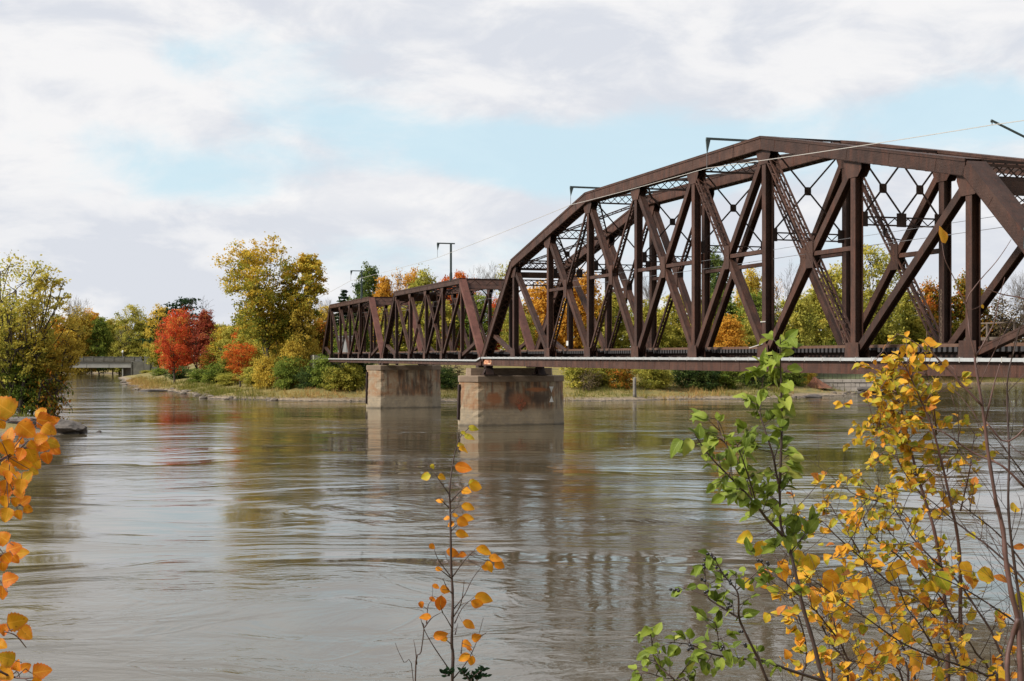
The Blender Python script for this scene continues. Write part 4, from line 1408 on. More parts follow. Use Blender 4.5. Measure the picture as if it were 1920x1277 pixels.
TREES = [
    # ---- beyond the road bridge and along the left channel
    ('bare_tree', 'bare2', 133, 552, 62, 400, '', 'grey leafless tree behind the left bank cluster, above the road bridge'),
    ('broadleaf_tree', 'tall0', 110, 590, 70, 440, 'orange', 'orange tree mostly hidden behind the left bank cluster'),
    ('broadleaf_tree', 'round0', 150, 584, 74, 470, 'gold', 'golden tree next to the grey leafless one beyond the road bridge'),
    ('broadleaf_tree', 'tall1', 172, 580, 56, 540, 'orange', 'orange-topped tree poking up behind the road bridge'),
    ('broadleaf_tree', 'tall2', 187, 592, 52, 500, 'green', 'green tree standing behind the middle of the road bridge'),
    ('broadleaf_tree', 'tall0', 211, 594, 50, 530, 'olive', 'olive-yellow tree between the green one and the tall dark one behind the road bridge'),
    ('broadleaf_tree', 'open0', 246, 572, 66, 500, 'yellowgreen', 'tall yellow-green tree with a knobbly top, highest behind the road bridge'),
    ('bare_tree', 'bare2', 238, 612, 34, 470, '', 'pale bare tree in front of the tall yellow-green one behind the road bridge'),
    ('broadleaf_tree', 'round1', 262, 632, 62, 432, 'olive', 'low yellow tree over the right end of the road bridge'),
    ('broadleaf_tree', 'round2', 225, 640, 60, 505, 'yellowgreen', 'low yellowish tree directly behind the road bridge parapet'),
    ('broadleaf_tree', 'tall1', 300, 572, 62, 345, 'gold', 'golden tree to the left of the dark pine'),
    ('broadleaf_tree', 'round0', 283, 618, 50, 360, 'yellowgreen', 'small yellow-green tree beside the road bridge abutment'),
    ('broadleaf_tree', 'round1', 140, 600, 80, 560, 'yellowgreen', 'yellow-green tree far behind the left end of the road bridge'),
    ('broadleaf_tree', 'tall2', 198, 600, 66, 575, 'olive', 'slim olive tree far behind the middle of the road bridge'),
    ('broadleaf_tree', 'round0', 272, 598, 66, 480, 'yellowgreen', 'yellow-green tree between the tall knobbly one and the golden one'),
    ('broadleaf_tree', 'tall0', 230, 598, 56, 570, 'gold', 'golden tree far behind the pale bare tree'),
    # ---- the point: pine, maples, cottonwoods
    ('pine_tree', 'pine', 332, 556, 92, 288, 'conifer', 'ragged dark pine rising behind the scarlet maple'),
    ('maple_tree', 'round1', 338, 580, 92, 264, 'scarlet', 'big scarlet maple at the tip of the far bank'),
    ('maple_tree', 'tall2', 385, 578, 50, 276, 'crimson', 'dark crimson maple just right of the scarlet one'),
    ('bare_tree', 'bare0', 370, 552, 66, 254, '', 'leafless tree standing in front of the scarlet maple'),
    ('shrub_tree', 'sparse0', 412, 618, 84, 262, 'crimson', 'thin russet tree with few leaves right of the leafless tree'),
    ('shrub_tree', 'sparse1', 434, 628, 76, 268, 'olive', 'thin olive tree left of the tall cottonwood'),
    ('maple_tree', 'tall0', 455, 596, 44, 236, 'redorange', 'slender orange-red maple rising beside the cottonwood trunk'),
    ('maple_tree', 'open0', 326, 594, 80, 258, 'scarlet', 'thinly leaved red maple spreading before and left of the scarlet one'),
    ('maple_tree', 'open1', 449, 640, 66, 226, 'redorange', 'small bright orange-red maple low on the bank'),
    ('cottonwood_tree', 'round2', 424, 610, 66, 238, 'cotton', 'olive side growth at the left foot of the cottonwood'),
    ('cottonwood_tree', 'open1', 520, 575, 96, 226, 'gold', 'golden tree hanging before the cottonwood trunk'),
    ('cottonwood_tree', 'open0', 562, 560, 80, 231, 'gold', 'golden tree leaning towards the utility pole'),
    ('broadleaf_tree', 'open1', 478, 620, 84, 224, 'olive', 'olive leafy tree low under the cottonwood'),
    ('broadleaf_tree', 'round1', 470, 588, 78, 244, 'cotton', 'olive-gold bushy tree behind the cottonwood trunk'),
    ('broadleaf_tree', 'round2', 540, 576, 92, 243, 'gold', 'dense golden tree filling the right foot of the cottonwood'),
    ('broadleaf_tree', 'round0', 500, 628, 76, 238, 'olive', 'low olive-gold tree closest to the cottonwood trunk'),
    ('broadleaf_tree', 'round1', 578, 632, 64, 238, 'gold', 'low golden tree at the foot of the utility pole'),
    ('bare_tree', 'bare2', 262, 625, 46, 448, '', 'small bare tree before the abutment of the road bridge'),
    ('broadleaf_tree', 'round0', 600, 600, 60, 246, 'mixed', 'mixed green and orange tree by the utility pole'),
    # ---- behind the two low spans
    ('broadleaf_tree', 'round1', 610, 574, 60, 300, 'gold', 'golden-brown tree left of the end of the bridge'),
    ('bare_tree', 'bare2', 618, 556, 46, 318, '', 'small grey bare tree left of the spruce'),
    ('spruce_tree', 'spruce', 645, 541, 84, 296, 'conifer', 'dark pointed spruce above the farthest span'),
    ('broadleaf_tree', 'round2', 663, 556, 70, 300, 'green', 'green bushy tree right of the spruce'),
    ('poplar_tree', 'tall1', 690, 494, 66, 294, 'darkgreen', 'tall dark green tree behind the pole of the farthest span'),
    ('maple_tree', 'tall2', 720, 515, 58, 284, 'orange', 'orange maple right of the tall dark green tree'),
    ('broadleaf_tree', 'sparse0', 752, 505, 66, 296, 'orange', 'thinly leaved orange tree between the orange maple and the round olive one'),
    ('broadleaf_tree', 'round0', 772, 508, 50, 300, 'orange', 'small orange crown touching the round olive tree'),
    ('broadleaf_tree', 'round1', 795, 507, 80, 288, 'yellowgreen', 'round olive-green tree above the middle of the second span'),
    ('maple_tree', 'round2', 838, 518, 56, 296, 'redorange', 'reddish maple left of the slender pole on the second span'),
    ('maple_tree', 'tall0', 862, 503, 50, 292, 'redorange', 'tall orange-red maple right behind the slender pole on the second span'),
    ('maple_tree', 'sparse1', 892, 516, 50, 300, 'redorange', 'sparse red-brown maple above the portal of the second span'),
    ('bare_tree', 'bare2', 925, 488, 58, 300, '', 'bare tree over the portal between the second and the big span'),
    ('broadleaf_tree', 'sparse0', 948, 488, 54, 304, 'olive', 'thin pale yellow tree just left of the big truss shoulder'),
    ('broadleaf_tree', 'tall1', 742, 566, 96, 268, 'yellowgreen', 'yellow-green tree seen through the farthest span'),
    ('broadleaf_tree', 'round0', 662, 600, 80, 270, 'green', 'green tree seen through the left end of the farthest span'),
    ('broadleaf_tree', 'round2', 812, 556, 110, 266, 'olive', 'broad yellowish tree seen through the second span'),
    ('broadleaf_tree', 'tall0', 892, 548, 90, 266, 'green', 'green tree seen through the right end of the second span'),
    ('maple_tree', 'round1', 930, 560, 44, 272, 'scarlet', 'small red maple framed by the meeting end posts'),
    ('broadleaf_tree', 'round1', 965, 560, 80, 262, 'yellowgreen', 'yellow-green tree behind the left end post of the big truss'),
    ('broadleaf_tree', 'tall0', 410, 604, 66, 290, 'olive', 'olive tree rising behind the thin russet tree'),
    ('broadleaf_tree', 'round1', 300, 612, 64, 305, 'yellowgreen', 'yellow-green tree left of and behind the scarlet maple'),
    ('broadleaf_tree', 'round2', 402, 646, 62, 262, 'mixed', 'low mixed red and green tree right of the crimson maple'),
    ('broadleaf_tree', 'tall1', 440, 606, 60, 275, 'yellowgreen', 'yellow-green tree squeezed between the russet tree and the cottonwood'),
    ('broadleaf_tree', 'round0', 985, 588, 66, 255, 'yellowgreen', 'low yellow-green tree left of the big orange maples'),
    ('broadleaf_tree', 'tall1', 1128, 572, 70, 256, 'yellowgreen', 'yellow-green tree touching the right one of the big orange maples'),
    ('broadleaf_tree', 'round2', 1240, 582, 66, 252, 'olive', 'low olive tree in the middle panel of the big truss'),
    ('broadleaf_tree', 'tall0', 1308, 566, 70, 256, 'yellowgreen', 'yellow-green tree left of the small round orange maple'),
    ('broadleaf_tree', 'round1', 1412, 592, 72, 250, 'yellowgreen', 'low yellow-green tree right of the small round orange maple'),
    ('broadleaf_tree', 'tall2', 1528, 536, 74, 264, 'olive', 'olive tree right of the dark bare tree'),
    ('broadleaf_tree', 'round0', 1604, 578, 78, 252, 'yellowgreen', 'low yellow-green tree below the tallest one at right'),
    ('broadleaf_tree', 'round2', 1786, 596, 84, 256, 'olive', 'low yellowish tree between the two red-tinged maples'),
    # ---- behind the big span
    ('maple_tree', 'round0', 1015, 530, 92, 262, 'orange', 'left one of the two big orange maples behind the big truss'),
    ('maple_tree', 'round2', 1085, 508, 118, 258, 'orange', 'right and larger one of the two big orange maples behind the big truss'),
    ('broadleaf_tree', 'tall2', 1152, 540, 80, 266, 'olive', 'olive tree right of the orange maples behind the big truss'),
    ('bare_tree', 'bare2', 1208, 508, 56, 282, '', 'grey bare tree right of the orange maples behind the big truss'),
    ('broadleaf_tree', 'round1', 1205, 562, 92, 258, 'yellowgreen', 'yellow-green tree in front of the grey bare tree behind the big truss'),
    ('broadleaf_tree', 'tall0', 1268, 546, 84, 262, 'olive', 'yellowish tree in the middle panel of the big truss'),
    ('poplar_tree', 'tall1', 1340, 466, 62, 312, 'darkgreen', 'tall dark green tree behind the middle of the big truss'),
    ('maple_tree', 'round0', 1364, 592, 80, 244, 'orange', 'small round orange maple behind the middle of the big truss'),
    ('broadleaf_tree', 'tall2', 1352, 540, 90, 266, 'green', 'green tree behind the small round orange maple'),
    ('broadleaf_tree', 'round1', 1408, 505, 74, 286, 'gold', 'orange-yellow crown between the tall dark tree and the dark bare tree'),
    ('broadleaf_tree', 'round2', 1418, 545, 92, 262, 'green', 'leafy green tree left of the dark bare tree'),
    ('bare_tree', 'bare0', 1469, 484, 52, 284, '', 'dark bare tree standing out against the sky behind the big truss'),
    ('broadleaf_tree', 'sparse1', 1450, 516, 46, 290, 'orange', 'small brownish tree at the left foot of the dark bare tree'),
    ('broadleaf_tree', 'round0', 1492, 552, 96, 256, 'yellowgreen', 'yellow-green tree in front of the dark bare tree'),
    ('broadleaf_tree', 'tall1', 1560, 498, 96, 272, 'olive', 'olive-yellow tree left of the tallest yellow-green one'),
    ('broadleaf_tree', 'round2', 1560, 575, 90, 254, 'green', 'low green tree behind the laced diagonals of the big truss'),
    ('broadleaf_tree', 'open0', 1632, 462, 118, 276, 'yellowgreen', 'tallest yellow-green tree behind the right half of the big truss'),
    ('broadleaf_tree', 'round1', 1648, 545, 100, 262, 'yellowgreen', 'yellow-green tree under the tallest one at right'),
    ('broadleaf_tree', 'tall2', 1700, 540, 74, 276, 'olive', 'olive tree left of the red-tinged maples'),
    ('broadleaf_tree', 'round0', 1712, 586, 96, 256, 'olive', 'low yellow tree behind the refuge platform'),
    ('maple_tree', 'round2', 1752, 526, 84, 272, 'mixed', 'red-tinged maple behind the refuge platform'),
    ('maple_tree', 'round1', 1812, 514, 92, 270, 'mixed', 'red and green maple behind the last vertical of the big truss'),
    ('shrub_tree', 'sparse0', 1882, 552, 130, 268, 'brown', 'grey-brown twiggy tree at the right edge'),
    ('bare_tree', 'bare2', 1903, 505, 76, 290, '', 'bare grey tree rising at the right edge'),
    ('broadleaf_tree', 'round1', 1868, 590, 120, 280, 'brown', 'dull brownish tree low behind the right end of the big truss'),
    ('broadleaf_tree', 'round0', 1950, 560, 110, 285, 'brown', 'brownish tree cut by the right edge'),
]
for nm, kd, px, top, wd, Y, col, lab in TREES:
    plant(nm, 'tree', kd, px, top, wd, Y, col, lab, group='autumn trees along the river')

# ---- the tall cottonwood: its own shape, two leaders
def big_tree(name, cat, label, px, base_px, top, Y, Wm, col, seed, lobes, tr, kw, leaders, bark='bark'):
    X = (base_px - 960) / F * Y
    z0 = gz(X, Y)
    H = EYE - (top - 668) / F * Y - z0
    root = empty(name, (X, Y, z0 - 0.15)); tag(root, label, cat, 'autumn trees along the river')
    Vs, Ts = [], []
    mb = MB()
    rng_ = random.Random(seed)
    for (sx, sy, sh, sw, sd, tone) in leaders:       # leader foot offset x, top offset x, height share, width share, seed, tone shift
        V, T, LC, LR, CC = crown(seed + sd, H * sh, Wm * sw, lean=(0, 0), **kw)
        f = np.clip(V[..., 2] / (H * sh), 0, 1)
        V[..., 0] += sx + (sy - sx) * f
        LCx = LC.copy(); LCx[:, 0] += sx + (sy - sx) * np.clip(LC[:, 2] / (H * sh), 0, 1)
        CCx = CC.copy(); CCx[:, 0] += sx + (sy - sx) * np.clip(CC[:, 2] / (H * sh), 0, 1)
        Vs.append(V); Ts.append(np.clip(T + tone, 0, 1))
        pts, rad = [], []
        for i in range(11):
            g = i / 10
            pts.append(Vector((sx + (sy - sx) * g + 0.25 * math.sin(g * 6 + sd), 0.2 * math.sin(g * 5 + sd), g * H * sh * 0.9 - 0.4 * (i == 0))))
            rad.append(tr * (1 - 0.85 * g) * (1.25 if i == 0 else 1) * (0.6 + 0.4 * sh))
        mb.tube(pts, rad, 8, cap=False)
        for c in LCx:
            i = min(range(10), key=lambda q: abs(pts[q].z - c[2] * rng_.uniform(0.5, 0.75)))
            limb(mb, rng_, pts[i], c, rad[i] * 0.6, 0.04, 0.10, 6)
        for _ in range(130):
            c = CCx[rng_.randrange(len(CCx))]
            d2 = ((LCx - c) ** 2).sum(1)
            limb(mb, rng_, LCx[int(d2.argmin())], c, 0.06, 0.018, 0.05, 3, 4)
    mb.build('trunk', M[bark], root, smooth=True)
    me_ = quads_mesh('crown', np.concatenate(Vs), {'tone': np.concatenate(Ts)})
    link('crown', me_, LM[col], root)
    return root

big_tree('cottonwood_tree', 'tree', 'tallest cottonwood, olive and gold, with two leaders and dark limbs', 495, 505, 446, 232, 14.5, 'cotton', 5, 16, 0.42,
         dict(base=0.24, lobes=22, clumps=380, leaves=42, leaf=0.21, lobe_r=(0.13, 0.22), spread=0.085, top_tone=0.75, profile='vase'),
         [(0, -2.0, 1.0, 1.0, 0, 0.0), (3.2, 6.6, 0.93, 0.62, 40, -0.02)])

# ---- the cluster on the left bank
big_tree('broadleaf_tree', 'tree', 'large yellow-olive tree cut by the left edge, its limbs fanning to the right', 30, 18, 474, 140, 12.0, 'olive', 31, 16, 0.26,
         dict(base=0.20, lobes=24, clumps=210, leaves=24, leaf=0.13, lobe_r=(0.13, 0.22), spread=0.085, top_tone=0.35, profile='vase'),
         [(0, -0.8, 1.0, 0.95, 0, 0.16), (0.8, 4.2, 0.93, 0.50, 9, 0.34), (-2.0, -6.0, 0.9, 0.7, 17, 0.12)])
big_tree('broadleaf_tree', 'tree', 'spreading orange-yellow tree leaning out over the water from the left bank', 95, 52, 560, 142, 8.5, 'gold', 47, 12, 0.17,
         dict(base=0.22, lobes=18, clumps=200, leaves=30, leaf=0.12, lobe_r=(0.14, 0.22), spread=0.10, top_tone=0.2, profile='vase'),
         [(0, 2.6, 1.0, 0.9, 0, -0.10), (0.4, 5.0, 0.72, 0.5, 5, 0.05)])
LEFT = [
    ('broadleaf_tree', 'round1', 48, 640, 96, 141, 'green', 'leafy green small tree at the foot of the left bank cluster', 'tree'),
    ('broadleaf_tree', 'round2', 14, 560, 110, 147, 'olive', 'round olive tree inside the left bank cluster', 'tree'),
    ('shrub', 'thin_bush', 92, 690, 82, 140, 'mixed', 'sparse shrub with drooping twigs over the water at the left bank', 'shrub'),
    ('shrub', 'bush0', -2, 706, 40, 137, 'crimson', 'russet shrub at the left edge under the cluster', 'shrub'),
    ('shrub', 'bush2', 66, 715, 60, 139, 'darkgreen', 'dark low shrub among the trunks of the left bank cluster', 'shrub'),
    ('broadleaf_tree', 'tall1', 82, 600, 60, 150, 'yellowgreen', 'slim yellow-green tree inside the left bank cluster', 'tree'),
]
for nm, kd, px, top, wd, Y, col, lab, cat in LEFT:
    plant(nm, cat, kd, px, top, wd, Y, col, lab, group='left bank cluster')
# drooping branch over the water
root = empty('overhanging_branch', at(72, 752, 139)); tag(root, 'drooping half-bare branch reaching out over the water from the left cluster', 'branch')
rng_ = random.Random(4); mb = MB(); P_, T_ = [], []
o0 = at(72, 752, 139)
for (pts_) in ([(72, 752), (78, 715), (95, 712), (112, 735), (124, 752), (136, 768)], [(78, 722), (96, 742), (112, 748), (128, 762)], [(84, 713), (105, 710), (122, 722), (132, 735)]):
    w_ = [at(a, b, 139 + 0.5 * i) - o0 for i, (a, b) in enumerate(pts_)]
    mb.tube(w_, [0.07 - 0.055 * i / len(w_) for i in range(len(w_))], 5)
    for i in range(1, len(w_)):
        for k in range(26):
            f = rng_.random()
            q = w_[i - 1].lerp(w_[i], f)
            e = q + Vector((rng_.uniform(-.4, .5), rng_.uniform(-.5, .5), rng_.uniform(-.55, .3)))
            if k < 6: mb.tube([q, e], [0.02, 0.008], 3)
            P_.append(e); T_.append(rng_.random())
mb.build('limb', M['twig_dark'], root)
rg = np.random.default_rng(2)
V, T = leaf_quads(rg, np.array([tuple(p) for p in P_]), 0.10, np.tile((0, -0.3, 0.6), (len(P_), 1)), np.array(T_))
link('foliage', quads_mesh('foliage', V, {'tone': T}), LM['green'], root)

# ---- bushes on the far bank
BUSH = [
    (276, 694, 30, 380, 'olive', 'small olive bush below the road bridge abutment'),
    (300, 690, 40, 272, 'green', 'green bush at the left foot of the scarlet maple'),
    (335, 688, 56, 262, 'darkgreen', 'dark green bush in front of the scarlet maple'),
    (372, 692, 56, 250, 'green', 'green bush at the foot of the leafless tree'),
    (406, 682, 66, 240, 'green', 'rounded green bush right of the leafless tree'),
    (432, 700, 60, 228, 'yellowgreen', 'yellowish bush left of the small orange-red maple'),
    (476, 688, 60, 222, 'olive', 'olive bush at the cottonwood foot'),
    (500, 668, 60, 227, 'gold', 'golden bush before the cottonwood trunk'),
    (540, 672, 62, 224, 'green', 'green bush right of the cottonwood trunk'),
    (575, 690, 56, 220, 'darkgreen', 'dark bush under the golden leaning tree'),
    (548, 640, 60, 228, 'gold', 'golden drooping bush over the bank'),
    (608, 668, 70, 222, 'green', 'green bush hiding the end of the bridge'),
    (632, 690, 66, 218, 'yellowgreen', 'yellow-green bush under the farthest span'),
    (672, 676, 74, 224, 'darkgreen', 'dark green bush left of the farther pier'),
    (660, 684, 64, 217, 'olive', 'olive bush nearest the farther pier'),
    (845, 682, 80, 226, 'brown', 'grey-brown thicket between the two piers'),
    (836, 690, 60, 219, 'darkgreen', 'dark bush right of the farther pier'),
    (1080, 672, 66, 224, 'olive', 'olive bush right of the nearer pier'),
    (1104, 694, 56, 217, 'brown', 'brown bush above the grass right of the nearer pier'),
    (1130, 672, 70, 226, 'yellowgreen', 'yellow-green bush left of the grey stump'),
    (1166, 684, 56, 221, 'mixed', 'orange-tinged bush left of the grey stump'),
    (1216, 672, 70, 225, 'yellowgreen', 'yellow-green bush right of the grey stump'),
    (1240, 690, 56, 222, 'olive', 'olive bush between the grey stump and the dark thicket'),
    (1284, 678, 72, 230, 'darkgreen', 'left dark green bush of the dark thicket under the big truss'),
    (1322, 682, 66, 228, 'darkgreen', 'middle dark green bush of the dark thicket under the big truss'),
    (1362, 680, 72, 231, 'green', 'greener bush of the dark thicket under the big truss'),
    (1408, 682, 72, 233, 'darkgreen', 'right dark green bush of the dark thicket under the big truss'),
    (1450, 684, 62, 236, 'green', 'green bush right of the dark thicket'),
    (1492, 690, 50, 240, 'green', 'green bush beside the red earth heap'),
    (1516, 686, 34, 246, 'gold', 'yellow bush at the left end of the block wall'),
    (1765, 690, 90, 350, 'green', 'low green bush on the distant shore at right'),
    (1850, 692, 110, 356, 'olive', 'low olive bush on the distant shore at right'),
    (1930, 690, 90, 360, 'green', 'low green bush on the distant shore at the right edge'),
]
for i, (px, top, wd, Y, col, lab) in enumerate(BUSH):
    plant('bush', 'bush', 'thin_bush' if col == 'brown' else 'bush%d' % (i % 3), px, top, wd, Y, col, lab, group='bushes along the far bank')

# ---- the wood that closes the view between and behind the trees
rng = np.random.default_rng(77)
n = 900
cx = rng.uniform(-330, 330, n); cy = 335 + rng.uniform(0, 110, n) + np.abs(cx) * 0.10
cy = np.where(cx < -85, cy + 235, cy)
hh = rng.uniform(0.05, 1.0, n) * np.where(cx < -85, 15.0, 12.5) * (0.75 + 0.25 * np.sin(cx * 0.11) )
cz = ground_z(cx, cy) + hh
ok_ = river_sd(cx, cy) > 4
cx, cy, cz = cx[ok_], cy[ok_], cz[ok_]
n = len(cx); lv = 60
ii = np.repeat(np.arange(n), lv)
P = np.stack([cx, cy, cz], 1)[ii] + rng.normal(size=(n * lv, 3)) * np.array([2.4, 2.4, 1.5])
tone = np.clip(rng.normal(0.45, 0.25, n)[ii] + rng.normal(0, 0.15, n * lv), 0, 1)
V, T = leaf_quads(rng, P, 0.46, np.tile((0, -0.2, 0.6), (n * lv, 1)), tone)
tag(link('distant_woods', quads_mesh('distant_woods', V, {'tone': T}), LM['yellowgreen']), 'hazy mass of mixed woods closing the view behind the bank trees', 'woods', kind='stuff')

# ---- grass, reeds and shoreline stones of the far bank
shore = RIVER[18:48]
def along(P, n, rng, closed=False):
    seg = np.linalg.norm(np.diff(P, axis=0), axis=1)
    cum = np.concatenate([[0], np.cumsum(seg)])
    s = rng.random(n) * cum[-1]
    i = np.clip(np.searchsorted(cum, s) - 1, 0, len(seg) - 1)
    f = (s - cum[i]) / seg[i]
    return P[i] + (P[i + 1] - P[i]) * f[:, None]
rng = np.random.default_rng(12)
pts = along(shore, 34000, rng)
pts = pts + np.stack([rng.normal(0, 1.5, len(pts)), rng.uniform(0.5, 22, len(pts)) * rng.random(len(pts)) ** 0.5], 1)
pts2 = np.stack([rng.uniform(-62, -36, 3500), rng.uniform(124, 150, 3500)], 1)
pts = np.concatenate([pts, pts2])
d = river_sd(pts[:, 0], pts[:, 1])
sel = (d > np.where(rng.random(len(d)) < 0.4, 0.5, 1.2)) & (d < 24)
# the gravel ramp by the block wall stays bare
sel &= ~((pts[:, 0] > 47) & (pts[:, 0] < 74) & (rng.random(len(d)) < 0.88))
pts, d = pts[sel], d[sel]
z = ground_z(pts[:, 0], pts[:, 1])
nb = 5
ii = np.repeat(np.arange(len(pts)), nb)
base = np.stack([pts[:, 0], pts[:, 1], z - 0.05], 1)[ii] + rng.normal(size=(len(ii), 3)) * np.array([0.22, 0.22, 0])
patch = 0.6 + 0.55 * np.sin(base[:, 0] * 0.33) * np.sin(base[:, 1] * 0.27 + 1) + 0.2 * np.sin(base[:, 0] * 1.3)
hgt = (0.20 + 1.05 * rng.random(len(ii)) ** 1.6 * np.clip(patch, 0.15, 1.2)) * np.clip(0.5 + d[ii] / 6, 0.5, 1.0)
ang = rng.uniform(0, math.pi, len(ii))
wv = np.stack([np.cos(ang), np.sin(ang), np.zeros_like(ang)], 1) * 0.035
tip = base + np.stack([rng.normal(0, 0.22, len(ii)), rng.normal(0, 0.22, len(ii)), hgt], 1)
V = np.stack([base - wv, base + wv, tip + wv * 0.3, tip - wv * 0.3], 1)
tone = np.clip(0.5 + 0.45 * np.sin(base[:, 0] * 0.21 + 0.5 * base[:, 1] * 0.13) + rng.normal(0, 0.22, len(ii)), 0, 1)
gm = leaf_mat('dry_bank_grass', [(0.0, (0.13, 0.15, 0.03)), (0.4, (0.27, 0.225, 0.062)), (0.75, (0.42, 0.30, 0.11)), (1.0, (0.40, 0.23, 0.09))], 0.25)
tag(link('bank_grass', quads_mesh('bank_grass', V, {'tone': np.repeat(tone, 4)}), gm), 'dry yellow-green grass growing along the river banks', 'grass', kind='stuff')


def rock_verts(rng, c, sx, sy, sz, n=2):
    import itertools
    t_ = (1 + 5 ** 0.5) / 2
    vs = [Vector(v).normalized() for v in ((-1, t_, 0), (1, t_, 0), (-1, -t_, 0), (1, -t_, 0), (0, -1, t_), (0, 1, t_), (0, -1, -t_), (0, 1, -t_), (t_, 0, -1), (t_, 0, 1), (-t_, 0, -1), (-t_, 0, 1))]
    fs = [(0, 11, 5), (0, 5, 1), (0, 1, 7), (0, 7, 10), (0, 10, 11), (1, 5, 9), (5, 11, 4), (11, 10, 2), (10, 7, 6), (7, 1, 8), (3, 9, 4), (3, 4, 2), (3, 2, 6), (3, 6, 8), (3, 8, 9), (4, 9, 5), (2, 4, 11), (6, 2, 10), (8, 6, 7), (9, 8, 1)]
    for _ in range(n - 1):
        mid, nf = {}, []
        def mp(a, b):
            k = (min(a, b), max(a, b))
            if k not in mid:
                mid[k] = len(vs); vs.append((vs[a] + vs[b]).normalized())
            return mid[k]
        for a, b, c_ in fs:
            x, y, z_ = mp(a, b), mp(b, c_), mp(c_, a)
            nf += [(a, x, z_), (b, y, x), (c_, z_, y), (x, y, z_)]
        fs = nf
    ph = [rng.uniform(0, 6) for _ in range(6)]
    res = []
    for v in vs:
        k = 1 + 0.16 * math.sin(v.x * 3.1 + ph[0]) * math.sin(v.y * 2.7 + ph[1]) + 0.12 * math.sin(v.z * 4.3 + v.x * 2 + ph[2]) + rng.uniform(-.05, .05)
        res.append((c[0] + v.x * sx * k, c[1] + v.y * sy * k, c[2] + v.z * sz * k))
    return res, fs


M['stone'] = simple_mat('shore_stone', (0.155, 0.128, 0.102), 0.9, 0.5, 0.9, bump=0.5, bscale=6)
M['stone_dark'] = simple_mat('dark_stone', (0.075, 0.065, 0.060), 0.85, 0.4, 1.5, bump=0.5, bscale=6)
rr = random.Random(6)
mb = MB()
rng = np.random.default_rng(6)
pts = along(RIVER[18:48], 900, rng)
for (x, y) in pts:
    dens = 1.0 if (-74 < x < -38) or (44 < x < 72) else 0.22
    if rr.random() > dens: continue
    y2 = y + rr.uniform(-1.8, 2.4); x2 = x + rr.uniform(-1, 1)
    s = rr.choice((0.10, 0.14, 0.2, 0.3, 0.5)) * rr.uniform(0.7, 1.3)
    v, f = rock_verts(rr, (x2, y2, max(0.0, gz(x2, y2)) + s * 0.1), s * rr.uniform(1, 1.9), s * rr.uniform(0.8, 1.3), s * 0.6, 1)
    mb.poly(v, f)
tag(mb.build('shore_gravel', M['stone']), 'strip of gravel and small stones along the far waterline', 'gravel', kind='stuff')


def rock(px, py, Y, sx, sy, sz, label, mat='stone_dark', name='boulder', seed=1):
    P0 = at(px, py, Y)
    P0.z = max(P0.z, 0) if py < 0 else P0.z
    v, f = rock_verts(random.Random(seed), (0, 0, 0), sx, sy, sz, 3)
    mb = MB(); mb.poly(v, f)
    o_ = mb.build(name, M[mat], None, P0, smooth=False)
    return tag(o_, label, 'rock')

rock(1632, 733, 249, 2.6, 1.4, 0.75, 'dark flat boulder at the right end of the block wall', seed=2)
rock(1656, 730, 256, 1.6, 1.2, 0.6, 'smaller dark boulder right of the block wall', seed=3)
rock(1524, 743.5, 229.5, 1.6, 0.9, 0.35, 'low dark rock on the gravel at the waterline', seed=4)
rock(286, 733, 271, 3.0, 1.2, 0.30, 'flat dark rock at the tip of the far bank', seed=5)
rock(186, 809.5, 124.5, 0.25, 0.2, 0.10, 'tiny dark stone breaking the surface beside the rock ledge', seed=6)
# layered rock ledge of the left bank
lg = empty('rock_ledge', at(60, 800, 122)); tag(lg, 'layered grey rock ledge jutting into the river at left', 'rock')
o0 = at(60, 800, 122)
rr = random.Random(15)
mb = MB()
for i in range(6):
    zz = 0.22 * i
    xr = -38.6 - 0.22 * i - (1.5 if i > 3 else 0)
    ol = []
    xs = np.linspace(-52, xr, 16)
    for k, x in enumerate(xs):
        tip = 1.0 if k < 13 else (16 - k) / 3.2
        ol.append((x, 121.6 - 1.5 * tip + 0.25 * i + 0.35 * math.sin(k * 1.9 + i * 1.3) * tip + rr.uniform(-.15, .15)))
    for k, x in enumerate(xs[::-1]):
        kk = 15 - k
        tip = 1.0 if kk < 13 else (16 - kk) / 3.2
        ol.append((x, 123.0 + 3.0 * tip + rr.uniform(-.1, .1)))
    ol2 = [(a + rr.uniform(-.06, .06), b + 0.08) for a, b in ol]
    mb.prism_z([(a - o0.x, b - o0.y) for a, b in ol], zz - (0.8 if i == 0 else 0.0) - o0.z, [(a - o0.x, b - o0.y) for a, b in ol2], zz + 0.212 - o0.z)
m, t, o = mat_new('layered_rock')
oc = t.new('ShaderNodeTexCoord').outputs['Object']
c = t.ramp(t.noise(t.vmath('MULTIPLY', oc, (1, 1, 4.0)), 0.9, 8, 0.7), [(0.3, (0.055, 0.048, 0.042)), (0.55, (0.15, 0.13, 0.115)), (0.75, (0.25, 0.22, 0.195))])
p = principled(t, o, Base_Color=c, Roughness=0.9)
b = t.new('ShaderNodeBump'); b.inputs['Distance'].default_value = 0.10
t.l.new(t.noise(t.vmath('MULTIPLY', oc, (1, 1, 5.0)), 2.4, 8, 0.7), b.inputs['Height']); t.l.new(b.outputs[0], p.inputs['Normal'])
mb.build('strata', m, lg)
v, f = rock_verts(random.Random(9), tuple(Vector((-40.2, 121.6, 0.55)) - o0), 2.1, 1.3, 0.85, 3)
mb = MB(); mb.poly(v, f); mb.build('end_boulder', m, lg)

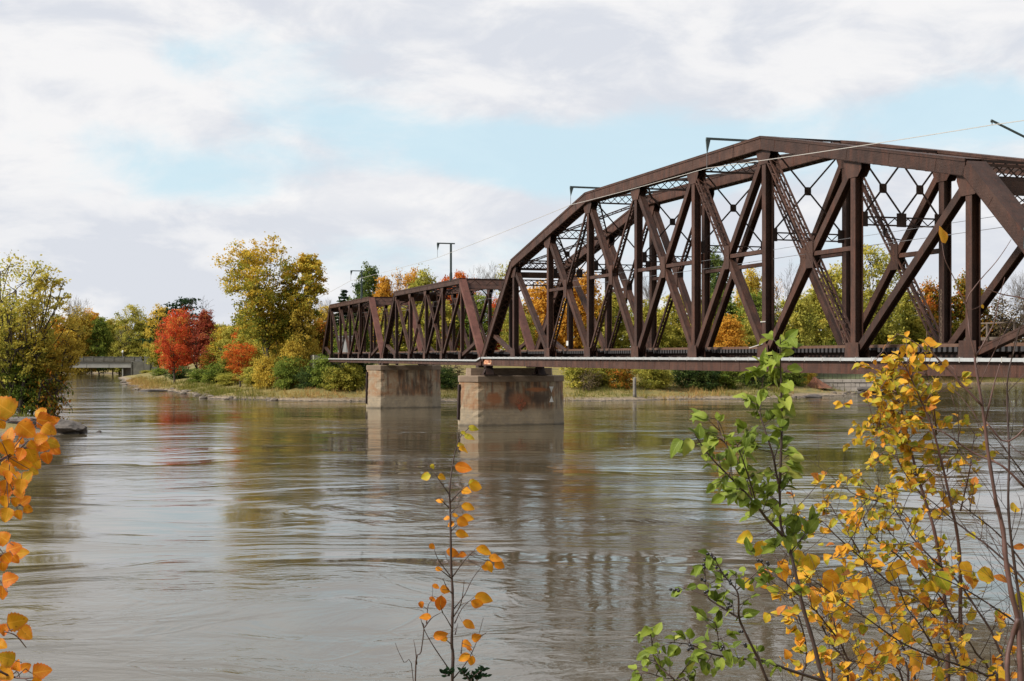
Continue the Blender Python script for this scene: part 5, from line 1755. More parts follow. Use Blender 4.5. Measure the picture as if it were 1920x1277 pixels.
# ------------------------------------------------------------------ the road bridge upstream
YB = 455.0
rb = empty('road_bridge', at(215, 690, YB)); tag(rb, 'low concrete road bridge with a panelled parapet over the left channel', 'road bridge')
def L_(px, py, dY=0.0):
    return at(px, py, YB + dY) - at(215, 690, YB)
xl, xr = L_(20, 690).x, L_(253, 690).x
zt, zs, zg, zb_ = L_(0, 669).z, L_(0, 677.5).z, L_(0, 679).z, L_(0, 689.5).z
mb = MB(); mb.box(xl, xr, 0, 9, zs, zg + 1.4 * 0 + zs + 0.0 if False else zs + 0.3); mb.build('deck', M['concrete_plain'], rb)
M['parapet'] = simple_mat('parapet_concrete', (0.115, 0.112, 0.095), 0.9, 0.35, 0.8)
M['girder'] = simple_mat('grey_girder', (0.29, 0.285, 0.265), 0.7, 0.12, 0.5)
for y0 in (-0.1, 8.8):
    mb = MB()
    mb.box(xl, xr, y0, y0 + 0.28, zs + 0.303, zt - 0.2)
    mb.box(xl, xr, y0 - 0.08, y0 + 0.36, zt - 0.197, zt)
    x = xl
    while x < xr:
        mb.box(x, x + 0.45, y0 - 0.1, y0 + 0.38, zs + 0.306, zt + 0.12)
        x += 3.4
    mb.build('parapet', M['parapet'], rb)
for y0 in (0.5, 4.2, 7.9):
    mb = MB()
    mb.box(xl, L_(246, 0).x, y0, y0 + 0.4, zb_, zs - 0.003)
    for px in (120, 160, 202): mb.box(L_(px, 0).x, L_(px, 0).x + 0.2, y0 - 0.08, y0 + 0.48, zb_ + 0.02, zs - 0.05)
    mb.build('girder', M['girder'], rb)
mb = MB(); mb.box(L_(227.5, 0).x, L_(229.5, 0).x, 0.8, 8, -4.6, zb_ - 0.003); mb.build('column', M['girder'], rb)
mb = MB(); mb.box(L_(229.6, 0).x, L_(246, 0).x, 3.4, 8.6, -4.8, zb_ - 0.005); mb.build('back_wall', M['concrete_plain'], rb)
mb = MB()
mb.box(L_(246, 0).x, L_(247.5, 0).x, -0.4, 9.2, -5.2, zs - 0.004)
mb.box(L_(247.6, 0).x, L_(270, 0).x, -0.2, 9, -5.2, zs - 0.006)
mb.build('abutment', M['parapet'], rb)
mb = MB(); mb.box(L_(271, 0).x, L_(282, 0).x, -0.6, 0.6, -5.0, L_(0, 667).z); mb.box(L_(282, 0).x, L_(296, 0).x, -0.3, 0.2, -4.0, L_(0, 674).z); mb.build('end_pillar', M['parapet'], rb)
lp = empty('street_lamp', at(230, 668, YB + 9.5)); tag(lp, 'white lamp head on a short post above the road bridge parapet', 'lamp')
mb = MB(); mb.tube([(0, 0, -1), (0, 0, 1.2)], 0.08, 6); mb.build('post', M['girder'], lp)
mb = MB(); mb.tube([(-.05, 0, 1.2), (0, 0, 1.7), (0.1, 0, 2.0)], [0.22, 0.34, 0.10], 8); mb.build('lamp_head', M['white'], lp)

# ------------------------------------------------------------------ block wall, fence, earth heap, stump, pole, shed, signal
wl = empty('block_wall', at(1580, 735, 256)); tag(wl, 'pale concrete block retaining wall on the far shore', 'wall')
m, t, o = mat_new('wall_blocks')
oc = t.new('ShaderNodeTexCoord').outputs['Object']
c = t.ramp(t.noise(oc, 0.6, 6, 0.65), [(0.3, (0.34, 0.30, 0.265)), (0.7, (0.50, 0.455, 0.41))])
principled(t, o, Base_Color=c, Roughness=0.9)
mb = MB()
x0w, x1w = at(1527, 0, 256).x - at(1580, 0, 256).x, at(1638, 0, 256).x - at(1580, 0, 256).x
ztop = at(0, 711, 256).z - at(0, 735, 256).z
rr = random.Random(3)
rows = [(ztop - 0.62, ztop), (ztop - 1.45, ztop - 0.64), (ztop - 2.3, ztop - 1.47), (ztop - 3.1, ztop - 2.32)]
for ri, (za, zb2) in enumerate(rows):
    x = x0w + (0.0 if ri == 0 else rr.uniform(-.4, 0.2)) + ri * 0.9 * (ri > 1)
    while x < x1w:
        w_ = 1.75 if ri == 0 else rr.choice((0.75, 0.8, 0.85, 1.25))
        dz = rr.uniform(-0.02, 0.02)
        mb.box(x + 0.035, min(x + w_ - 0.035, x1w), -0.10 * (ri == 0) + rr.uniform(-.02, .02), 0.9, za + 0.03, zb2 - 0.02)
        x += w_
mb.build('blocks', m, wl)
mb = MB(); mb.box(x0w + 0.3, x1w - 0.1, 0.25, 1.4, -3.2, ztop - 0.3); mb.build('backing', M['tie'], wl)
fn = empty('wire_fence', at(1580, 711, 257)); tag(fn, 'thin dark fence on top of the block wall', 'fence')
rr = random.Random(2)
for i in range(14):
    x = x0w + (x1w - x0w) * i / 13
    mb = MB(); mb.tube([(x, 0, -0.05), (x, 0, 2.0)], 0.035, 5); mb.build('post', M['dark_steel'], fn)
mb = MB()
for zz in (0.1, 1.0, 1.95): mb.tube([(x0w, 0, zz), (x1w, 0, zz)], 0.02, 4)
mb.build('rail', M['dark_steel'], fn)
lw = MB(); lw.poly([at(1525, 711.5, 258), at(1660, 711.5, 258), at(1660, 690, 268), at(1525, 690, 268)], [(0, 1, 2, 3)])
lw.poly([at(1525, 711.5, 258) - Vector((0, 0, 3)), at(1660, 711.5, 258) - Vector((0, 0, 3)), at(1660, 711.5, 258), at(1525, 711.5, 258)], [(0, 1, 2, 3)])
tag(lw.build('lawn', simple_mat('mown_lawn', (0.085, 0.095, 0.035), 0.9, 0.25, 0.5)), kind='structure')
# red earth heap
rr = random.Random(8)
mb = MB()
c0 = at(1527, 738, 251); c0.z = gz(c0.x, c0.y) - 0.2
NR, NA = 10, 28
vv, ff = [(0, 0, 2.1)], []
for i in range(1, NR + 1):
    f = i / NR
    for k in range(NA):
        a = 2 * math.pi * k / NA
        rad = f * (2.3 + 0.35 * math.sin(3 * a + 1)) * (1.35 if math.cos(a) > 0 else 0.75)
        vv.append((math.cos(a) * rad + rr.uniform(-.07, .07), math.sin(a) * rad + rr.uniform(-.07, .07), 2.1 * (1 - f) ** 1.1 + rr.uniform(-.12, .12) * (1 - f)))
for k in range(NA): ff.append((0, 1 + k, 1 + (k + 1) % NA))
for i in range(NR - 1):
    for k in range(NA):
        a, b = 1 + i * NA + k, 1 + i * NA + (k + 1) % NA
        ff.append((a, a + NA, b + NA, b))
mb.poly(vv, ff)
tag(mb.build('earth_heap', simple_mat('red_earth', (0.22, 0.095, 0.055), 0.95, 0.45, 1.6, bump=0.9, bscale=5), None, c0), 'heap of red earth at the left end of the block wall', 'earth heap')
# grey stump
st = at(1190, 728, 216.5); st.z = gz(st.x, st.y)
mb = MB(); mb.tube([(0, 0, -0.3), (0.02, 0, 0.6), (-0.03, 0, 2.0), (0.03, 0, 3.0), (0.0, 0, 3.2)], [0.36, 0.28, 0.25, 0.27, 0.10], 9)
tag(mb.build('tree_stump', M['bark_grey'], None, st, smooth=True), 'grey dead trunk standing on the bank under the big truss', 'dead trunk')
# utility pole
pl = at(583, 690, 240); pl.z = gz(pl.x, pl.y)
up = empty('utility_pole', pl); tag(up, 'wooden utility pole with a crossarm beside the cottonwood', 'utility pole')
htop = at(0, 552, 240).z - pl.z
mb = MB(); mb.tube([(0, 0, -0.3), (0, 0, htop)], [0.16, 0.11], 8); mb.build('pole', M['timber'], up)
mb = MB(); mb.bar((-1.25, -0.14, htop - 0.7), (1.25, -0.14, htop - 0.7), 0.12, 0.12); mb.build('crossarm', M['timber'], up)
for xx in (-1.1, -0.4, 0.5, 1.1):
    mb = MB(); mb.tube([(xx, -0.14, htop - 0.64), (xx, -0.14, htop - 0.42)], [0.05, 0.03], 6); mb.build('insulator', M['galv'], up)
for j, (dz, px2, py2) in enumerate(((-0.45, 640, 597), (-0.45, 640, 605), (-2.2, 640, 612))):
    wire('service_wire', ('upper slack wire from the utility pole towards the bridge end', 'middle slack wire from the utility pole towards the bridge end', 'lowest slack wire from the utility pole towards the bridge end')[j],
         [pl + Vector((0.5 * (j < 2) - 0.4 * j, -0.14, htop + dz)), at(px2, py2, 262)], 0.02, 'wire', 0.5, group='service wires')
# white shed seen through the farthest span
sh = at(647, 668, 252); sh.z = at(0, 672, 252).z
sd = empty('white_shed', sh, R(8)); tag(sd, 'small white metal shed seen through the farthest span', 'shed')
zt = at(0, 632, 252).z - sh.z
mb = MB(); mb.box(-1.25, 1.35, 0, 2.4, -2.2, zt); mb.build('wall', simple_mat('shed_white', (0.62, 0.63, 0.64), 0.5, 0.08, 1.0), sd)
mb = MB(); mb.prism([(-1.45, zt + 0.003), (1.55, zt + 0.003), (1.45, zt + 0.22), (-1.35, zt + 0.22)], -0.2, 2.6); mb.build('roof', M['galv'], sd)
mb = MB(); mb.box(0.2, 1.05, -0.04, -0.003, -2.0, zt - 0.9); mb.build('door', M['galv'], sd)
# railway signal at the far end
sg = at(609, 668, 249); sg.z = at(0, 680, 249).z
sr = empty('railway_signal', sg); tag(sr, 'grey railway signal mast with round discs at the far end of the bridge', 'signal')
mb = MB(); mb.tube([(0, 0, -2), (0, 0, at(0, 603, 249).z - sg.z)], 0.10, 8); mb.bar((0.28, 0, -1), (0.28, 0, 6.0), 0.05, 0.05); mb.bar((-.12, 0, -1), (-.12, 0, 6.0), 0.05, 0.05); mb.build('mast', M['galv'], sr)
for zz, rad in ((at(0, 606, 249).z - sg.z, 0.42), (at(0, 621, 249).z - sg.z, 0.45)):
    mb = MB(); mb.tube([(-.1, -0.1, zz), (-.1, -0.18, zz)], [rad, rad], 14); mb.build('disc', M['galv'], sr)
# ------------------------------------------------------------------ plants on the near bank
def near_leaf_mat(name, stops, rim, vein, rim_amt=0.6, trans=0.35, spot=0.0):
    m, t, o = mat_new(name)
    tone = t.new('ShaderNodeAttribute', attribute_name='tone').outputs['Fac']
    lu = t.new('ShaderNodeAttribute', attribute_name='lu').outputs['Fac']
    lv = t.new('ShaderNodeAttribute', attribute_name='lv').outputs['Fac']
    oc = t.new('ShaderNodeTexCoord').outputs['Object']
    n = t.noise(oc, 55.0, 4, 0.6)
    c = t.ramp(t.math('ADD', tone, t.math('MULTIPLY_ADD', n, 0.5, -0.25)), stops)
    au = t.math('ABSOLUTE', lu)
    edge = t.math('ADD', au, t.math('MULTIPLY_ADD', n, 0.6, -0.3))
    c = t.mix(t.math('MULTIPLY', t.mapr(edge, 0.55, 1.05), rim_amt), c, rim)
    mid = t.mapr(au, 0.09, 0.02)
    ph = t.math('FRACT', t.math('SUBTRACT', t.math('MULTIPLY', lv, 7.0), t.math('MULTIPLY', au, 1.9)))
    side = t.math('MULTIPLY', t.mapr(t.math('ABSOLUTE', t.math('SUBTRACT', ph, 0.5)), 0.10, 0.03), 0.5)
    c = t.mix(t.math('MULTIPLY', t.math('MAXIMUM', mid, side), 0.55), c, vein)
    if spot:
        c = t.mix(t.math('MULTIPLY', t.mapr(t.noise(oc, 150.0, 2, 0.5), 0.66, 0.72), spot), c, (0.10, 0.035, 0.012))
    p = t.new('ShaderNodeBsdfPrincipled')
    t.l.new(c, p.inputs['Base Color'])
    p.inputs['Roughness'].default_value = 0.58
    p.inputs['Specular IOR Level'].default_value = 0.22
    tr = t.new('ShaderNodeBsdfTranslucent')
    t.l.new(c, tr.inputs[0])
    mx = t.new('ShaderNodeMixShader')
    mx.inputs[0].default_value = trans
    t.l.new(p.outputs[0], mx.inputs[1]); t.l.new(tr.outputs[0], mx.inputs[2])
    t.l.new(mx.outputs[0], o.inputs[0])
    return m


class Leaves:
    def __init__(s, origin):
        s.v, s.f, s.t, s.u, s.w, s.o = [], [], [], [], [], origin

    def add(s, P, d, nrm, L, shape, tone, rng, curl=None, fold=None):
        P, d, nrm = Vector(P) - s.o, Vector(d).normalized(), Vector(nrm)
        side = d.cross(nrm)
        if side.length < 1e-4: side = d.orthogonal()
        side.normalize()
        nrm = side.cross(d).normalized()
        curl = rng.choice((rng.uniform(-0.2, 0.3), rng.uniform(0.1, 0.75))) if curl is None else curl
        fold = rng.choice((rng.uniform(0.05, 0.35), rng.uniform(0.2, 0.8))) if fold is None else fold
        twist = rng.uniform(-0.5, 0.5)
        if shape == 'round': curl, fold = curl * 0.5, fold * 0.5
        if shape == 'round': ns, wl, fn, jag = 13, 0.50, (lambda q: math.sin(math.pi * q ** 0.60) ** 0.62 if 0 < q < 1 else 0.0), 0.085
        elif shape == 'ovate': ns, wl, fn, jag = 8, 0.31, (lambda q: math.sin(math.pi * q ** 0.80) ** 0.8 if 0 < q < 1 else 0.0), 0.0
        elif shape == 'broad': ns, wl, fn, jag = 8, 0.41, (lambda q: math.sin(math.pi * q ** 0.68) ** 0.75 if 0 < q < 1 else 0.0), 0.05
        else: ns, wl, fn, jag = 8, 0.22, (lambda q: math.sin(math.pi * q ** 0.85) ** 1.1 if 0 < q < 1 else 0.0), 0.0
        b = len(s.v)
        wav = rng.uniform(0, 6)
        for i in range(ns + 1):
            q = i / ns
            w = fn(q) * wl * L
            if jag and i % 2: w *= 1 - jag * 1.6
            a = twist * q
            sd = side * math.cos(a) + nrm * math.sin(a)
            c = P + d * (q * L * (1 - 0.12 * abs(curl))) - nrm * (curl * L * q * q)
            rip = 0.05 * L * math.sin(q * 9 + wav)
            for k in (-1, -0.5, 0, 0.5, 1):
                lift = nrm * (fold * w * abs(k) - rip * k * k * fn(q))
                s.v.append(tuple(c + sd * (w * k) + lift))
                s.t.append(tone); s.u.append(k); s.w.append(q)
        for i in range(ns):
            for k in range(4):
                a0 = b + i * 5 + k
                s.f.append((a0, a0 + 1, a0 + 6, a0 + 5))

    def build(s, mat, parent, name='foliage'):
        me = bpy.data.meshes.new(name)
        me.from_pydata(s.v, [], s.f)
        for nm, arr in (('tone', s.t), ('lu', s.u), ('lv', s.w)):
            a = me.attributes.new(nm, 'FLOAT', 'POINT')
            a.data.foreach_set('value', np.array(arr, np.float32))
        me.polygons.foreach_set('use_smooth', [True] * len(me.polygons))
        me.update()
        return link(name, me, mat, parent)


def img_dir(ang, tilt=0.0):
    """direction in the place for an angle in the picture (0 right, 90 down); tilt leans it towards the viewer"""
    a = R(ang)
    return Vector((math.cos(a), -tilt, -math.sin(a))).normalized()


def smooth_line(pts, n=4):
    """Catmull-Rom through the points"""
    out_ = []
    P = [pts[0] + (pts[0] - pts[1])] + list(pts) + [pts[-1] + (pts[-1] - pts[-2])]
    for i in range(1, len(P) - 2):
        for k in range(n):
            f = k / n
            a, b, c, d = P[i - 1], P[i], P[i + 1], P[i + 2]
            out_.append(0.5 * ((2 * b) + (c - a) * f + (2 * a - 5 * b + 4 * c - d) * f * f + (3 * b - a - 3 * c + d) * f ** 3))
    out_.append(pts[-1])
    return out_


class Shrub:
    def __init__(s, name, label, cat, Y, foot_px, seed, group=None):
        s.Y = Y
        X = (foot_px - 960) / F * Y
        s.o = Vector((X, Y, gz(X, Y)))
        s.root = empty(name, s.o)
        tag(s.root, label, cat, group)
        s.mb = MB()
        s.lv = Leaves(s.o)
        s.r = random.Random(seed)
        s.lines = []

    def P(s, px, py, dy=0.0):
        return at(px, py, s.Y + dy)

    def stem(s, px, r0, r1, dy0=0.0, dy1=0.0, ground=False, reg=True, jit=1.0):
        n = len(px)
        w = [s.P(a, b, dy0 + (dy1 - dy0) * i / max(1, n - 1) + s.r.uniform(-.04, .04) * jit) for i, (a, b) in enumerate(px)]
        if ground:
            g = w[0].copy(); g += Vector((s.r.uniform(-.05, .05), s.r.uniform(-.05, .05), 0)); g.z = gz(g.x, g.y) - 0.05
            mid = w[0].lerp(g, 0.5) + Vector((s.r.uniform(-.04, .04), 0, 0))
            w = [g, mid] + w
        w = smooth_line(w, 4)
        n = len(w)
        # slight knots along the stem
        rad = [(r0 + (r1 - r0) * i / (n - 1)) * (1 + 0.10 * math.sin(i * 2.3)) for i in range(n)]
        s.mb.tube([q - s.o for q in w], rad, 6)
        if reg: s.lines.append((w, rad))
        return w

    def twig(s, a, b, r0, r1, bend=0.08, n=4):
        L = (b - a).length
        off = Vector((s.r.uniform(-1, 1), s.r.uniform(-1, 1), s.r.uniform(-1, .4))) * L * bend
        pts = [a.lerp(b, i / n) + off * (4 * (i / n) * (1 - i / n)) for i in range(n + 1)]
        s.mb.tube([q - s.o for q in pts], [r0 + (r1 - r0) * i / n for i in range(n + 1)], 4)
        return pts

    def near(s, q, below=True):
        best, bd = None, 1e9
        for w, rad in s.lines:
            for i, p in enumerate(w):
                d = (p - q).length + (0.5 * max(0, p.z - q.z) if below else 0)
                if d < bd: bd, best = d, (p, rad[i])
        return best

    def leaf_at(s, px, py, size, ang, shape, tone, dy=0.0, tilt=None, face=None, stalk=True):
        """a leaf centred on a pixel, size px long"""
        c = s.P(px, py, dy)
        L = size / F * (s.Y + dy)
        d = img_dir(ang, s.r.uniform(-.3, .3) if tilt is None else tilt)
        nr = (Vector((0, -1, 0)) * (1.0 if face is None else face) + Vector((s.r.uniform(-.45, .45), 0, s.r.uniform(0.1, .8)))).normalized()
        b = c - d * L * 0.5
        s.lv.add(b, d, nr, L, shape, tone, s.r)
        return b, d

    def done(s, leafmat, barkmat):
        s.mb.build('stems', barkmat, s.root, smooth=True)
        if s.lv.v: s.lv.build(leafmat, s.root)


NL = {
    'orange': near_leaf_mat('orange_birch_leaf', [(0.0, (0.56, 0.155, 0.010)), (0.4, (0.60, 0.22, 0.010)), (0.8, (0.58, 0.27, 0.012)), (1.0, (0.46, 0.29, 0.02))], (0.66, 0.12, 0.04), (0.80, 0.40, 0.04), 0.55, 0.38, 0.5),
    'sapling': near_leaf_mat('amber_sapling_leaf', [(0.0, (0.55, 0.14, 0.012)), (0.45, (0.68, 0.26, 0.014)), (0.75, (0.66, 0.36, 0.018)), (1.0, (0.42, 0.42, 0.04))], (0.60, 0.14, 0.02), (0.74, 0.38, 0.05), 0.45, 0.32, 0.7),
    'green': near_leaf_mat('glossy_green_leaf', [(0.0, (0.075, 0.115, 0.012)), (0.4, (0.155, 0.215, 0.022)), (0.8, (0.27, 0.33, 0.045)), (1.0, (0.38, 0.38, 0.08))], (0.22, 0.27, 0.05), (0.34, 0.42, 0.11), 0.3, 0.34),
    'yellow': near_leaf_mat('yellow_shrub_leaf', [(0.0, (0.20, 0.26, 0.022)), (0.35, (0.40, 0.35, 0.026)), (0.6, (0.66, 0.38, 0.024)), (0.85, (0.68, 0.27, 0.022)), (1.0, (0.46, 0.15, 0.03))], (0.62, 0.22, 0.05), (0.70, 0.48, 0.08), 0.45, 0.36, 0.7),
}

# ---- branch with big serrated orange leaves at the left edge
sb = Shrub('orange_branch', 'branch of big serrated orange leaves hanging in at the left edge', 'branch', 2.6, -190, 3)
sb.stem([(-190, 1290), (-180, 1100), (-185, 900), (-170, 700)], 0.014, 0.008, ground=True)
sb.stem([(-182, 960), (-110, 905), (-40, 880), (15, 856), (38, 840), (52, 826)], 0.005, 0.0014)
sb.stem([(38, 842), (62, 838), (72, 834)], 0.0015, 0.001)
sb.stem([(-183, 1010), (-90, 900), (-30, 882), (0, 876), (12, 878)], 0.004, 0.001)
sb.stem([(15, 856), (45, 815), (66, 800), (72, 785)], 0.0016, 0.001)
sb.stem([(-181, 1060), (-90, 1040), (-30, 1050), (8, 1040), (22, 1035)], 0.004, 0.001)
sb.stem([(-30, 1050), (0, 1090), (14, 1110)], 0.002, 0.001)
sb.stem([(-188, 1230), (-100, 1200), (-30, 1190), (10, 1184), (24, 1180)], 0.004, 0.001)
sb.stem([(8, 1184), (30, 1192), (49, 1214)], 0.0014, 0.001)
sb.stem([(-190, 1290), (-100, 1262), (-20, 1255), (20, 1268), (42, 1272), (64, 1271)], 0.004, 0.0011)
for p_ in ([(20, 1268), (34, 1256), (40, 1250)], [(30, 1270), (48, 1254)]): sb.stem(p_, 0.0012, 0.0008)
for (x, y, sz, an) in [(4, 762, 54, 215), (75, 775, 27, 200), (86, 789, 36, 10), (99, 788, 24, 330), (92, 806, 31, 30), (50, 806, 42, 40), (17, 814, 31, 280), (39, 827, 17, 40), (77, 823, 28, 350),
        (82, 836, 28, 20), (100, 832, 27, 20), (104, 845, 22, 40), (88, 859, 25, 80), (58, 853, 36, 70), (39, 852, 28, 110), (13, 842, 38, 60), (24, 866, 26, 30), (47, 870, 32, 40), (66, 868, 30, 50), (8, 866, 30, 190),
        (14, 880, 32, 20), (48, 893, 30, 300), (16, 896, 30, 100), (30, 898, 28, 60), (12, 913, 30, 80), (39, 912, 30, 90), (10, 925, 28, 120), (38, 924, 27, 60), (9, 941, 27, 90), (29, 942, 21, 100), (48, 938, 24, 320), (53, 955, 19, 30),
        (13, 966, 30, 100), (35, 966, 22, 80), (4, 1008, 32, 210), (26, 1028, 32, 340), (41, 1037, 26, 350), (14, 1048, 26, 60), (29, 1049, 19, 50), (4, 1060, 28, 100), (18, 1086, 34, 340), (4, 1112, 30, 100),
        (33, 1165, 40, 350), (49, 1188, 32, 40), (9, 1179, 26, 320), (3, 1210, 26, 20), (11, 1234, 36, 200), (32, 1248, 23, 280), (49, 1251, 22, 330), (79, 1259, 38, 350), (12, 1263, 38, 30), (70, 1279, 22, 20),
        (-20, 780, 40, 200), (-14, 830, 36, 60), (-22, 900, 36, 80), (-18, 950, 34, 60), (-20, 1030, 36, 120), (-15, 1180, 34, 10), (-18, 1250, 36, 60), (2, 795, 24, 60), (60, 835, 20, 40), (28, 838, 24, 300), (64, 884, 20, 30)]:
    b_, d_ = sb.leaf_at(x, y, sz * 0.97, an, 'round', sb.r.random(), dy=sb.r.uniform(-.16, .16), tilt=sb.r.uniform(-.35, .35), face=1.5)
    q = sb.near(b_, False)
    sb.twig(b_ - d_ * 0.012 if (q[0] - b_).length > 0.08 else q[0], b_, 0.0009, 0.0007)
sb.done(NL['orange'], M['twig'])

# ---- slender sapling in the middle
sp2 = Shrub('amber_sapling', 'slender sapling with scattered amber leaves in the middle of the water', 'sapling', 4.4, 848, 5)
sp2.stem([(848, 1277), (847, 1205), (849, 1124), (846, 1064), (845, 1003), (844, 954), (843, 922), (846, 890), (852, 853), (862, 821), (880, 802)], 0.0062, 0.0012, ground=True, jit=0.2)
CR = lambda x, y: (660 + x / 2.47, 760 + y / 2.47)
for ln in ([(452, 415), (400, 340), (345, 262)], [(455, 450), (500, 400), (545, 362)], [(457, 500), (490, 468)], [(450, 475), (420, 445), (400, 425)], [(462, 800), (520, 720), (570, 668)], [(470, 945), (520, 880), (560, 800), (630, 712)],
           [(475, 1010), (510, 940), (560, 892)], [(462, 1030), (430, 975), (415, 958)], [(455, 1230), (380, 1120), (340, 1050), (325, 1012), (318, 985)], [(335, 1030), (370, 985), (412, 960)], [(345, 1010), (352, 930), (368, 905)],
           [(470, 1265), (530, 1190), (575, 1100), (608, 985)], [(505, 1150), (512, 1085)], [(590, 1075), (622, 1053)], [(456, 745), (430, 690)], [(455, 790), (400, 715), (380, 665)], [(458, 800), (420, 770), (395, 755)], [(462, 870), (440, 845), (420, 800)],
           [(460, 560), (440, 545)], [(458, 585), (510, 530)], [(463, 1110), (435, 1085)], [(470, 980), (500, 930), (512, 880), (520, 810)], [(478, 1060), (490, 1010)], [(420, 960), (408, 925)], [(300, 1200), (295, 1140), (285, 1085)]):
    sp2.stem([CR(*q) for q in ln], 0.0022, 0.0008, 0, sp2.r.uniform(-.15, .15), jit=0.3)
sp2.stem([CR(293, 1290), CR(320, 1140), CR(333, 1030), CR(322, 1003)], 0.0034, 0.0012, ground=True, jit=0.2)
sp2.stem([CR(285, 1290), CR(240, 1190), CR(215, 1140), CR(200, 1100)], 0.0018, 0.0007, ground=True, jit=0.2)
for (x, y, sz, an, tn) in [(887, 802, 20, 0, 1), (869, 812, 12, 20, 1), (880, 819, 21, 10, .95), (864, 833, 16, 340, .9), (870, 842, 21, 5, .7), (869, 877, 34, 12, .15), (811, 875, 11, 60, .95), (798, 894, 21, 165, .95), (829, 895, 17, 20, .75),
        (889, 906, 22, 350, .95), (894, 913, 31, 14, .7), (875, 922, 21, 15, .55), (825, 938, 15, 210, .5), (878, 951, 27, 12, .65), (837, 971, 15, 180, .4), (853, 966, 13, 20, .55), (877, 971, 25, 8, .6), (868, 979, 25, 22, .4),
        (845, 983, 15, 160, .45), (867, 1001, 27, 8, .55), (810, 1025, 14, 40, .3), (850, 1036, 28, 15, .2), (868, 1040, 15, 10, .1), (907, 1034, 32, 22, .6), (930, 1047, 30, 10, .45), (937, 1059, 22, 30, .4), (917, 1063, 25, 75, .6), (909, 1066, 16, 30, .5),
        (823, 1067, 15, 10, .4), (817, 1100, 15, 30, .25), (835, 1106, 21, 10, .35), (826, 1133, 36, 95, .0), (811, 1124, 15, 30, .1), (790, 1134, 14, 70, .1), (797, 1157, 24, 175, .35), (908, 1121, 37, 6, .6), (896, 1132, 29, 24, .4),
        (881, 1170, 29, 15, .45), (826, 1191, 29, 345, .25), (834, 1200, 17, 60, .5), (894, 1195, 21, 340, .35), (875, 1208, 21, 10, .35), (880, 1216, 13, 20, .1), (870, 1233, 26, 150, .5), (884, 1240, 24, 105, .45)]:
    b_, d_ = sp2.leaf_at(x, y, sz, an, 'broad' if sz < 26 and an not in (0, 5) and sp2.r.random() < .5 else 'ovate', tn, dy=sp2.r.uniform(-.08, .08), face=1.1)
    q = sp2.near(b_, False)
    sp2.twig(q[0], b_, 0.0009, 0.0007)
sp2.done(NL['sapling'], M['twig_dark'])
# cedar sprig at its foot
cd = Shrub('cedar_sprig', 'small dark green cedar sprig at the bottom edge beside the sapling', 'sapling', 4.3, 884, 9)
for ln in ([(884, 1300), (886, 1272), (896, 1262), (908, 1254)], [(886, 1285), (874, 1268), (866, 1258)], [(850, 1300), (838, 1268), (830, 1262)], [(884, 1290), (898, 1272), (912, 1268)]):
    w_ = cd.stem(ln, 0.0025, 0.0012, ground=(ln[0][1] == 1300), jit=0.2)
    for q in w_[-9:]:
        for s_ in (-1, 1):
            for k in range(1):
                e = q + Vector((s_ * 0.008, cd.r.uniform(-.01, .01), cd.r.uniform(0.0, 0.016)))
                cd.lv.add(q, e - q, Vector((0, -1, 0.3)), 0.020, 'slim', 0.1 + 0.2 * cd.r.random(), cd.r)
cd.done(LM['conifer'], M['twig_dark'])

# ---- fine side twigs
def twiggy(s, lines, step, L, r, lev=2):
    for w in lines:
        acc = 0
        for i in range(2, len(w)):
            acc += (w[i] - w[i - 1]).length
            if acc > step:
                acc = s.r.uniform(-.4, .3) * step
                t_ = (w[i] - w[i - 1]).normalized()
                sd = Matrix.Rotation(s.r.uniform(0, 6.28), 3, t_) @ t_.orthogonal().normalized()
                e = w[i] + (sd * 0.8 + t_ + Vector((0, 0, .25))).normalized() * L * s.r.uniform(0.5, 1.3)
                pts = s.twig(w[i], e, r, r * 0.45, 0.08, 4)
                if lev > 1:
                    for k in range(2):
                        q = pts[s.r.randint(1, 3)]
                        e2 = q + ((e - w[i]).normalized() + Vector((s.r.uniform(-.8, .8), s.r.uniform(-.8, .8), s.r.uniform(-.3, .8)))).normalized() * L * 0.45
                        s.twig(q, e2, r * 0.6, r * 0.35, 0.06, 3)


# ---- green buckthorn
def dress(s, lines, step, size, shape, tones, outw=0.5, skip=0.0, twiglen=(0.02, 0.09), per=(2, 4), down=0.3):
    """leafy spur shoots along the given stems"""
    for w in lines:
        acc = 0
        for i in range(1, len(w)):
            acc += (w[i] - w[i - 1]).length
            while acc > step:
                acc -= step * s.r.uniform(0.6, 1.4)
                if s.r.random() < skip: continue
                p = w[i].lerp(w[i - 1], s.r.random())
                t_ = (w[i] - w[i - 1]).normalized()
                a = s.r.uniform(0, 2 * math.pi)
                o_ = t_.orthogonal().normalized()
                sd = Matrix.Rotation(a, 3, t_) @ o_
                L = s.r.uniform(*twiglen)
                e = p + (sd * 0.9 + t_ * 0.55).normalized() * L
                s.twig(p, e, 0.0013, 0.0008, 0.05, 3)
                for k in range(s.r.randint(*per)):
                    q = p.lerp(e, s.r.uniform(0.35, 1.0))
                    d = (sd * s.r.uniform(.3, 1) + t_ * s.r.uniform(-.1, .8) + Vector((s.r.uniform(-.7, .7), s.r.uniform(-.7, .7), s.r.uniform(-down - .4, .35)))).normalized()
                    nr = (Vector((0, -0.55, 0.75)) + Vector((s.r.uniform(-.7, .7), s.r.uniform(-.5, .5), s.r.uniform(-.4, .4)))).normalized()
                    s.lv.add(q, d, nr, size * s.r.uniform(0.55, 1.15) / F * s.Y, shape, min(1, max(0, s.r.gauss(*tones))), s.r)


